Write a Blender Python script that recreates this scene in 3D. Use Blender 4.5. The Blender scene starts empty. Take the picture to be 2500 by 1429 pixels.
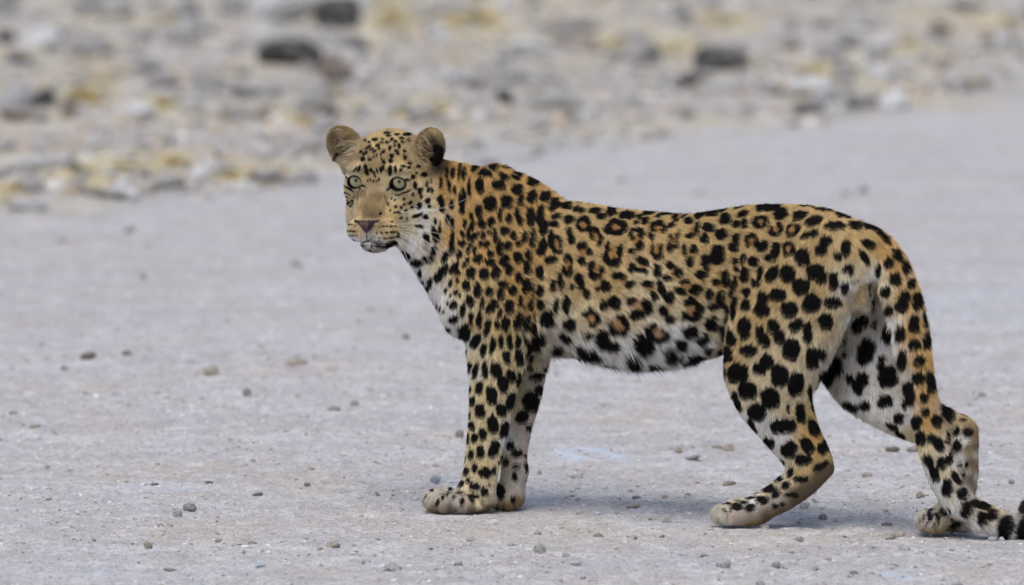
import bpy, bmesh, math, random
import numpy as np
from mathutils import Vector, Matrix

rng = np.random.default_rng(7)
random.seed(7)
FUR = True

# ------------------------------------------------------------------ camera, light, exposure
PW, PH = 2500.0, 1429.0            # photograph's size; everything below is measured in its pixels
S = 0.0009                         # metres per pixel at the leopard's distance
D = 15.0                           # camera to leopard
DEP = math.radians(6.5)            # how far below the horizon the paws are seen
CH = D * math.tan(DEP)
FEET = 1253.0
PITCH = DEP - math.atan((FEET - PH / 2) * S / D)
FL = 36.0 * D / (PW * S) / math.cos(PITCH)
CP = np.array([0.0, -D, CH])
FPX = FL / 36.0 * PW
R_ = np.array([1.0, 0, 0]); F_ = np.array([0, math.cos(PITCH), -math.sin(PITCH)]); U_ = np.array([0, math.sin(PITCH), math.cos(PITCH)])

sc = bpy.context.scene
cam_d = bpy.data.cameras.new('camera'); cam = bpy.data.objects.new('camera', cam_d)
sc.collection.objects.link(cam); sc.camera = cam
cam.location = CP; cam.rotation_euler = (math.pi / 2 - PITCH, 0, 0)
cam_d.lens = FL; cam_d.sensor_width = 36.0; cam_d.clip_start = 0.5; cam_d.clip_end = 3000
cam_d.dof.use_dof = True; cam_d.dof.focus_distance = 14.9; cam_d.dof.aperture_fstop = 3.8

w = bpy.data.worlds.new('World'); sc.world = w; w.use_nodes = True
nt = w.node_tree; bg = nt.nodes['Background']
sky = nt.nodes.new('ShaderNodeTexSky'); sky.sky_type = 'NISHITA'; sky.sun_disc = False
SUN_EL, SUN_ROT = math.radians(64), math.radians(200)
sky.sun_elevation = SUN_EL; sky.sun_rotation = SUN_ROT
sky.air_density = 1.0; sky.dust_density = 3.0; sky.ozone_density = 1.0
nt.links.new(sky.outputs[0], bg.inputs[0]); bg.inputs[1].default_value = 0.11
sun_d = bpy.data.lights.new('sun', 'SUN'); sun = bpy.data.objects.new('sun', sun_d); sc.collection.objects.link(sun)
sun_d.energy = 1.4; sun_d.angle = math.radians(40); sun_d.color = (1.0, 0.95, 0.88)
# direction towards the sun matches the sky's own
sd = Vector((math.sin(SUN_ROT) * math.cos(SUN_EL), math.cos(SUN_ROT) * math.cos(SUN_EL), math.sin(SUN_EL)))
sun.rotation_euler = sd.to_track_quat('Z', 'Y').to_euler()

sc.view_settings.view_transform = 'Standard'; sc.view_settings.look = 'None'
sc.view_settings.exposure = 0.36; sc.view_settings.gamma = 1.0; sc.view_settings.use_curve_mapping = False
sc.cycles.max_bounces = 6; sc.cycles.diffuse_bounces = 4; sc.cycles.transparent_max_bounces = 4
sc.cycles.use_denoising = True; sc.cycles.denoising_input_passes = 'RGB_ALBEDO_NORMAL'; sc.cycles.denoising_prefilter = 'ACCURATE'
sc.cycles.use_adaptive_sampling = True; sc.cycles.adaptive_threshold = 0.01
sc.cycles.pixel_filter_type = 'BLACKMAN_HARRIS'; sc.cycles.filter_width = 1.5
try:
    sc.cycles_curves.shape = 'RIBBONS'
    sc.render.hair_type = 'STRIP'
except Exception:
    pass

# ------------------------------------------------------------------ measuring helpers
def ray(px, py):
    px = np.asarray(px, float); py = np.asarray(py, float)
    return F_ + R_ * ((px - PW / 2) / FPX)[..., None] - U_ * ((py - PH / 2) / FPX)[..., None]

def P(px, py, dy=0.0):
    """point that lies dy pixel-units behind the plane Y=0 and is measured at (px, py)"""
    r = ray(px, py); t = (np.asarray(dy) * S + D) / r[..., 1]
    return CP + r * t[..., None]

def G(px, py, z=0.0):
    """point on the ground"""
    r = ray(px, py); t = (z - CH) / r[..., 2]
    return CP + r * t[..., None]

def proj(p):
    q = p - CP; d = q @ F_
    return PW / 2 + FPX * (q @ R_) / d, PH / 2 - FPX * (q @ U_) / d

def hash2(ix, iy, seed):
    h = (ix.astype(np.int64) * 374761393 + iy.astype(np.int64) * 668265263 + seed * 982451653) & 0xffffffff
    h = ((h ^ (h >> 13)) * 1274126177) & 0xffffffff
    return ((h ^ (h >> 16)) & 0xffff) / 65535.0

def noise2(x, y, seed=0, octaves=3, gain=0.5):
    x = np.asarray(x, float); y = np.asarray(y, float)
    out = 0; amp = 1; tot = 0
    for o in range(octaves):
        ix = np.floor(x).astype(np.int64); iy = np.floor(y).astype(np.int64)
        fx = x - ix; fy = y - iy; fx = fx * fx * (3 - 2 * fx); fy = fy * fy * (3 - 2 * fy)
        s = seed + o * 17
        a = hash2(ix, iy, s); b = hash2(ix + 1, iy, s); c = hash2(ix, iy + 1, s); d = hash2(ix + 1, iy + 1, s)
        out = out + amp * ((a * (1 - fx) + b * fx) * (1 - fy) + (c * (1 - fx) + d * fx) * fy)
        tot += amp; amp *= gain; x = x * 2.03 + 11.3; y = y * 2.03 + 7.7
    return out / tot * 2 - 1

def link(o, parent=None):
    sc.collection.objects.link(o)
    if parent is not None:
        o.parent = parent
    return o

def tag(o, label=None, cat=None, group=None, kind=None):
    if label: o['label'] = label
    if cat: o['category'] = cat
    if group: o['group'] = group
    if kind: o['kind'] = kind
    return o

def mesh_np(name, v, f, mat=None, smooth=True):
    """v (n,3), f (m,k) all faces with k corners"""
    me = bpy.data.meshes.new(name)
    v = np.asarray(v, np.float32); f = np.asarray(f, np.int32)
    k = f.shape[1]
    me.vertices.add(len(v)); me.vertices.foreach_set('co', v.ravel())
    me.loops.add(f.size); me.loops.foreach_set('vertex_index', f.ravel())
    me.polygons.add(len(f)); me.polygons.foreach_set('loop_start', np.arange(0, f.size, k, dtype=np.int32))
    me.update(calc_edges=True)
    me.polygons.foreach_set('use_smooth', np.full(len(f), smooth))
    if mat: me.materials.append(mat)
    me.update()
    return me

def new_mat(name):
    m = bpy.data.materials.new(name); m.use_nodes = True
    t = m.node_tree; b = t.nodes['Principled BSDF']
    return m, t, b
# ------------------------------------------------------------------ the leopard's coat: where its spots are
# each number group: centre x, y, radii, angle - read in enlarged views, hence a scale and an origin per view
SPOTS = []      # (x, y, rx, ry, angle) solid, in photograph pixels
RINGS = []      # rosettes
def add_spots(ox, oy, k, text, dest=None):
    for ln in text.replace('\n', ';').split(';'):
        v = [float(q) for q in ln.split()]
        if not v: continue
        if len(v) == 3: v.append(v[2])
        if len(v) == 4: v.append(0)
        (SPOTS if dest is None else dest).append((ox + v[0] / k, oy + v[1] / k, v[2] / k, v[3] / k, math.radians(v[4])) + tuple(v[5:]))

add_spots(760, 280, 3.402, """
1150 340 18 45 -15;1272 372 38 18 20;1340 435 35 32 -30;1412 412 28 17;1505 425 32 27 10;1598 418 42 18 5;1445 478 45 28;1585 500 42 32 30;1680 490 45 35 30;1755 470 30 12 30
1815 548 55 35 20;1155 478 20 42;1210 465 17 68 3;1252 480 17 48;1107 500 14 58 -8;1060 580 14 48;1130 590 16 48 -5;1178 605 14 32;1310 595 20 72;1397 575 30 60;1545 568 55 40 15;1688 600 45 40 -20;1260 650 20 55 -12;1815 665 42 52;1925 665 40 45;1068 735 26 62 -12;1150 725 20 38;1240 725 25 85 -8;1468 722 50 65;1610 705 48 55;1725 690 30 45;1995 740 40 55 15;1385 785 26 55
1325 825 16 35;1558 810 22 58 5;1625 850 28 38;1695 800 26 50 -12;1720 870 26 42;1785 830 18 68;1825 830 16 62;1883 815 32 70 10;1405 890 28 42;1480 875 32 45 10;1265 890 18 38;1330 900 20 40 15;1120 845 18 38 10;1160 885 20 45;2010 840 40 26;2000 905 45 26;1915 920 42 60 -10;1590 945 33 40;1300 965 18 55 10;1345 990 25 50 30;1415 990 22 30;1465 960 16 18;1512 985 20 60;1660 985 26 45 -10;1250 975 18 30 -20;1755 1000 25 50 8;1705 1060 28 32;1815 1010 22 75 5;1400 1060 20 28;1448 1065 25 32;1240 1050 30 26 -30;1300 1095 20 48 20;1350 1110 18 38
1215 1145 27 32;1295 1185 18 28 10;1265 1230 18 20;1180 1245 30 60 30;1380 1180 42 34 -40;1480 1140 25 32;1550 1090 26 65;1620 1075 35 40;1475 1215 42 32;1590 1195 38 48 20;1705 1175 42 50 -10;1790 1155 25 50 -10;1890 1125 42 40;1925 1060 28 60 -10;1985 1030 26 70
1320 1300 36 48 -10;1215 1290 26 30;1425 1310 40 50 -15;1520 1300 38 52 10;1630 1280 34 50;1705 1340 26 42;1150 1370 18 34;1210 1362 16 24;1280 1400 30 36;1880 1290 40 50 -20;1780 1250 25 50 -15;1565 1390 28 30
770 1145 40 36 20;870 1200 50 32 10;950 1180 50 28;1000 1105 26 50 10;1015 975 26 65 -20;890 1290 20 30;905 1365 18 30 -10;965 1385 22 45 30;1070 1290 36 75 40;1105 1160 28 50 20;1160 1040 18 100 5;1055 920 12 50 10;945 1000 22 45 -30;1018 870 14 26;880 915 32 12
""")
FACE = []
add_spots(760, 280, 3.402, """
525 220 25 14;590 213 18 11;640 183 20 11;625 157 28 12;665 215 14 14;710 172 22 12;745 205 22 12;785 170 28 18;800 225 20 15;755 237 20 11;697 232 18 13;630 240 20 13;588 245 20 11;480 243 15 12;470 285 30 13 -40;550 265 20 13 -40;500 298 22 11 -40;445 228 12 12;525 315 18 12 -30;450 335 25 12 -40;430 378 20 16 -20;485 378 18 12 -10;560 290 11 14 -30;600 315 13 16 40;575 335 9 16;725 272 16 25 -15;652 285 13 22;705 325 15 28 -30;690 270 9 13;663 352 18 20;660 393 20 15 20;603 400 13 22 -25;770 310 12 18;770 365 12 20 -20;585 375 7 12;545 345 8 12;520 355 15 7 -30
450 438 15 22 -15;462 477 17 25 -10;495 468 12 20;520 490 10 18 -20;545 472 9 22 -10;578 462 12 24 -5;598 445 10 20;655 470 17 42;697 455 13 26 -15;742 465 14 13;760 435 22 12 20;805 448 20 14 10;815 412 18 14 10;470 502 14 12;398 450 11 30 20;368 457 9 25 30;415 325 15 12 -30;530 517 8 12;490 548 8 12;515 557 7 14;562 543 9 14;540 552 6 12;470 562 6 10
842 522 18 20 10;925 505 25 20 10;870 490 10 12;858 595 18 32 -5;895 640 18 28;905 682 13 20 -10;948 590 14 28;958 630 13 25;988 640 11 28 -10;985 568 9 18 -20;885 435 20 14 10;835 668 10 16;815 732 18 15 -20;765 705 11 12;830 770 16 12 -30;885 760 17 32 10;955 722 22 20 10;968 765 16 15;740 775 13 15;722 815 20 11 10;695 770 15 12 10;690 818 9 9;765 750 11 11;778 797 14 9 -30;870 838 40 14 -20;935 852 22 17;655 797 9 9;635 745 9 18 -15;665 700 7 10;690 715 7 10;740 860 12 11;790 865 8 14;570 825 11 14 20;795 545 26 11 15
285 655 12 7 30;312 665 14 6 30;345 720 12 10 -30;310 740 18 12 -30;330 762 12 9;300 690 14 6 10;360 690 10 7 -30;345 745 10 6 -20;302 720 10 6
565 930 8 7;595 926 9 8;625 925 11 9;660 928 13 9;695 925 14 7;540 982 9 7;578 980 12 8;620 978 14 9;668 974 22 10 -5;705 970 14 7;520 1008 7 6;560 1022 15 5 5;610 1025 18 6;660 1022 22 7 -5;700 1015 15 7 -10;318 912 8 10;340 915 6 8;362 925 5 7;340 965 38 7 5;340 1000 30 6 5;380 1005 10 4;665 888 12 7
645 1075 34 24;685 1065 30 20;720 1000 12 20;345 1040 14 7 20;420 1078 30 7 10;560 1092 46 8 14;500 1088 10 14;480 1120 8 12;610 1098 30 10 14;495 948 5 5;500 1020 5 5;560 1045 12 4
760 652 62 8 -20;312 617 48 8 28;1046 305 40 80 -16;1010 395 40 26 20;195 345 13 36 -18;250 330 40 8 10
""", FACE)
add_spots(980, 600, 3.573, """
555 328 32 42;655 375 33 60 5;752 378 38 45;885 320 26 36;955 372 38 45;1060 340 30 62;850 405 28 58;1128 390 11 60;420 300 16 30;487 290 14 20;375 355 18 22;470 378 22 24;430 405 14 17;508 412 15 19;400 460 12 20;455 478 32 33;585 458 30 52 -20;693 480 22 48;780 510 44 58 30;925 510 42 58;1015 465 20 48;1045 520 14 22;1100 500 26 48;330 500 14 28 10;370 530 20 14 -30;300 490 10 20;270 480 13 26;535 535 26 60 5;855 570 22 42;450 600 45 33 -20;608 610 22 60;680 620 28 68;750 690 28 75 12;838 670 27 38;910 660 35 62;1005 640 30 75 5;1070 650 26 65 5;1135 600 16 40;560 720 40 65 -5;500 750 36 75 -10;650 800 42 62 25;720 885 25 60 8;795 850 24 75 8;870 810 25 55;948 810 25 65 -8;1020 800 24 55 -10;1075 780 16 60 -25;920 950 38 62 -10;1030 945 36 68 -5;1112 930 24 62;1130 700 28 50;1160 850 26 60;570 900 8 30;1200 490 30 30;235 270 20 40 20;205 330 12 25;170 290 12 30 -20;395 680 12 26 -20
""")
add_spots(980, 880, 3.402, """
565 25 22 40 10;618 60 25 62 15;697 60 24 65;790 65 42 68 -5;845 175 42 72 -5;912 110 35 60 -10;975 135 20 55 10;645 205 33 58 5;562 225 17 38 5;750 275 45 75 -8;588 318 25 38;655 402 42 60;828 395 42 58 -5;905 320 35 75 15;565 430 17 32;755 515 45 75 -8;852 555 32 65 20;588 525 27 38;675 597 32 47 -5;550 628 20 45;610 632 26 42;768 720 40 78 22;657 750 30 52;580 768 22 45;527 815 12 40 15;610 880 26 42;540 908 25 32;697 918 50 46 20;770 905 20 32;500 1015 25 28 10;558 988 20 26 -10;610 1040 35 28 15;690 1080 32 38;738 1020 10 16 -20;827 1080 28 52;460 1040 10 10;405 1068 15 13;505 1096 38 11 5;600 1120 38 20 15;580 1155 30 13 50;440 1128 18 10;345 1128 13 20 10;385 1110 8 18 10;500 1160 14 26 10;300 1178 12 26 10;250 1078 12 12;205 1130 8 12;665 1163 16 8 20;455 1235 6 9;310 1050 10 7
1120 110 60 36;1150 225 40 45 10;1080 330 66 78 -25;1005 455 48 58 20;1060 550 25 25;905 690 28 36;955 765 46 33 15;1025 785 14 20;870 825 22 35 10;825 810 18 40 10;950 870 34 18;1035 880 16 45;940 960 22 42;880 570 13 55 10;1210 20 34 38;925 1150 18 22;1055 30 30 30
""")
add_spots(1200, 440, 2.858, """
265 100 35 40;355 100 36 36;265 12 40 18 15;418 160 33 44 20;495 175 40 26 10;600 152 60 9 8;570 195 28 17 -30;610 213 28 20 -30;700 210 42 22;750 250 33 24;815 215 36 34;925 245 55 26 5;1000 203 90 7 4;1070 230 45 18 -10;1010 255 25 16 -10;1055 285 28 24;995 295 20 18;1215 232 60 14 -5;1150 245 30 13 -20;1235 312 35 18 -30;1360 280 28 26;1425 235 30 38 20
435 245 30 20;435 302 25 24;525 270 38 32;350 320 34 52;330 215 26 55 10;260 245 32 62;340 455 32 58 5;275 390 19 66 5;530 350 24 30;545 405 28 38;620 450 36 28;670 495 20 26;612 548 29 30;1020 450 32 33 30;965 485 28 22;960 380 20 40;1030 370 22 36;995 342 36 13;1100 385 22 27;1420 330 20 50 5;1370 380 33 20 -10;1490 325 36 30;1475 400 29 36
400 545 42 30;1040 555 50 26 25;965 600 26 33;1030 620 50 18 8;1140 620 27 48;1230 580 36 27;1285 625 36 30;1205 670 33 20 10;1330 480 18 44;1400 475 27 34;1370 560 30 33;1470 570 28 60 -5;1450 655 40 26 15;1560 510 50 62
325 630 26 50 -15;235 600 22 45;235 720 22 50;325 755 33 38;410 715 18 38;462 690 22 65;600 690 30 60 -15;645 775 24 33;545 735 18 22;870 655 48 26 10;945 712 38 24 -20;785 725 34 42 -10;730 740 21 24;1065 715 45 22;1165 740 26 55 -20;1110 790 28 33;1320 695 38 20;1290 760 50 25 30;1400 755 44 36
1495 790 28 33;1570 810 26 48 10;1520 870 34 22;1610 680 30 58;1540 710 30 24
425 855 26 46;500 845 30 54;325 850 28 36;370 940 39 48;520 970 44 42 20;760 850 30 32;835 835 38 46;950 820 36 28 -20;985 915 45 36 15;1055 865 33 58 -15;1215 800 33 38;1170 885 33 38 10;1215 945 36 26 20;1310 930 22 24
740 1070 55 55 30;805 1110 50 38 10;640 1040 35 22 10;480 1060 50 30 30;620 1150 78 42 20;420 1150 36 36;1350 1030 58 40 10;1020 1110 72 60 40;1180 1180 38 50;1280 1120 44 44;1430 1090 34 42 20;1500 990 44 50;930 1215 58 46 50;560 1205 46 18 15;880 1305 60 16 5;1180 1285 40 20;1290 1240 30 14;1455 1170 30 28;700 1190 30 22;1250 1200 24 16;800 1270 72 34 20;1070 1270 58 33;640 1235 76 18 10;480 1220 56 16;970 1310 50 16 10;1370 1225 70 30;330 1080 24 50;285 1110 30 50
""")
add_spots(1680, 460, 2.858, """
70 180 30 30 20;145 182 42 20 -5;215 150 35 20 -10;240 215 42 36;365 180 38 20 -20;320 248 26 26;375 245 22 34;350 125 55 17 -20;490 135 44 26;570 135 50 25 -10;630 180 48 36 -20;770 182 52 26;880 220 55 32 -15;860 305 58 27 -15;1015 250 58 28;920 148 60 10 5;1050 180 58 19 15;780 122 100 7 8
130 270 40 30;100 345 30 36;215 320 42 40;320 350 28 38;300 410 34 26;500 400 46 34 -30;30 415 25 33;185 465 52 62;105 520 26 48 20;70 600 44 28 20;360 485 24 40 20;305 510 17 28;315 560 19 20;440 505 37 36;600 430 33 53 10;545 480 29 26;805 460 50 60 -15;965 350 40 31;935 415 40 36;1100 400 30 50;1045 450 33 26;1215 460 26 60 -30
235 620 30 58 5;170 650 24 26;290 680 25 78 20;375 595 30 52;490 580 24 40;465 640 44 26;590 575 40 62 25;700 575 50 63;890 560 62 50 -30;935 600 40 45;1020 620 33 66;1115 535 30 30;1095 660 30 42
25 700 38 36;125 730 27 31;200 770 28 54;150 820 31 20;395 710 37 30;405 790 42 40;300 820 26 70 5;525 750 36 46;525 830 50 48;630 725 60 46;790 665 57 56;715 825 60 52 -10;870 780 58 68 25;1015 770 54 40;235 870 20 70;40 850 30 45
400 955 44 73;300 1010 36 63 -25;200 1000 26 58;145 930 30 58;60 1030 44 33 -20;525 1015 38 78 -25;610 950 40 55 -20;645 1015 42 48;760 935 50 40 -20;840 985 32 73 5;965 905 54 53;430 1110 59 40;280 1130 36 53;725 1105 56 72 10;550 1190 46 52 30;500 1240 46 46 10;350 1265 68 66;180 1170 32 53;640 1285 59 76;240 1255 28 53;865 1160 40 70;960 1290 40 60;930 1120 38 36 20;1005 1245 32 44;1330 1185 24 52 10;1120 1290 26 34 -10;1300 920 16 34 20;1090 1110 16 24
1240 370 48 26 15;1140 250 48 26 10;1250 265 55 18 25;1340 320 60 20 45;1440 445 26 50 -30;1500 530 24 46 -20;1390 490 33 36;1310 545 33 42;1440 605 36 48;1375 690 33 38;1540 640 26 38;1500 730 36 40;1480 800 44 38;1585 760 33 60;1400 820 24 38;1570 920 34 62;1640 880 17 60;1480 980 34 58;1575 1060 38 42;1655 1030 25 63;1610 1175 36 40;1495 1170 30 66;1600 1290 43 46;1680 1320 28 66;1530 1370 36 56
1290 790 12 34 5;1150 612 26 9 -10;1268 690 9 50 -4;1200 920 58 38 -30;1235 1100 56 88 25;1385 990 36 62;1040 1200 33 66 -10;1380 1290 66 72 -15;1190 1320 44 78 20;1100 1020 14 18
""")  # narrow dark marks round the scrotum are painted shading, not coat spots
add_spots(1680, 880, 3.248, """
470 215 68 68;645 280 70 83 -10;855 165 58 93 15;380 300 26 78 -15;537 390 70 66 20;985 290 26 108 -10;785 360 15 33;880 405 38 78 -5;745 505 96 56 -5;985 520 40 72 -20;495 495 20 58 -25;620 640 50 46 15;790 690 63 60;935 660 44 70 -30;1065 675 50 56 20;905 775 64 40 -5;722 800 28 36 20;815 880 23 48 10;728 930 30 26 -20;1050 830 64 29 -30;905 935 58 27 5;785 985 37 27;652 1012 41 24 -15;702 1055 29 29;830 1065 42 17 5;597 1105 37 27 10;510 1090 32 11 -10;395 1158 34 23 5;447 1125 25 11 5;497 1168 31 25 -10;320 1130 25 9 10;400 1108 20 6;565 1042 15 5 -10;295 1187 7 15;337 1185 9 12;270 1110 14 11;690 1155 18 16;750 1140 20 12
""")
add_spots(1980, 880, 3.106, """
280 310 60 34 25;395 310 44 42 20;550 285 54 46 -10;650 420 42 38 10;600 480 52 25 30;660 550 42 24 45;705 320 26 36
805 100 44 42;895 130 26 78 -10;850 250 33 38;750 230 36 76 -10;865 360 30 36;940 430 36 48 -10;800 440 40 56;830 560 36 53 -10;905 560 30 38;960 610 34 60 -20;890 740 30 60 -20;930 840 34 56 -10;975 760 30 46;1040 730 30 58 20;1020 945 40 68 -5;1090 880 26 58 -35;1135 1000 46 42 -10;1155 1110 48 56 10;1260 1085 55 24 15;1275 1185 42 48;1345 1160 40 44 -20;1440 1255 56 80 22;1572 1275 52 82 22
1015 370 42 90 -25;1130 380 40 16 25;1140 450 24 13 -25;1190 540 42 33;1095 530 31 37;1105 635 34 47;1020 570 18 38;1125 780 17 17;1155 858 14 21;980 220 26 58 -30;1175 780 14 25
1018 1135 26 27 -20;905 1175 19 29 -10;965 1180 18 24 -10;912 1122 22 9;1072 1190 13 15;1100 1240 33 22 -40;830 1205 7 9;855 1190 6 20;937 1240 9 9;973 1228 7 7;883 1235 4 9;817 1248 4 4
""")
# rosettes: centre, outer radii, angle, direction and width of the gap in degrees
add_spots(1200, 440, 2.858, """
630 302 50 54 20 200 0;715 385 42 72 -20 130 60;855 325 78 56 5 0 0;1150 330 54 52 0 90 70;445 440 33 70 0 180 30;835 505 70 84 0 280 50;1140 475 46 64 0 270 60;1255 415 34 86 15 260 40;515 580 40 78 5 200 50;715 615 58 62 0 290 60;665 925 64 60 0 150 90;1370 890 75 74 0 180 60;860 980 74 70 20 210 40;1120 1035 78 58 20 270 50;1290 250 58 26 -25 100 30
""", RINGS)
add_spots(1680, 460, 2.858, """
490 230 58 42 -10 0 0;600 285 58 40 -30 280 50;735 272 60 42 -25 0 0;425 362 42 54 10 90 40;705 400 52 52 -30 0 0
""", RINGS)

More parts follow.
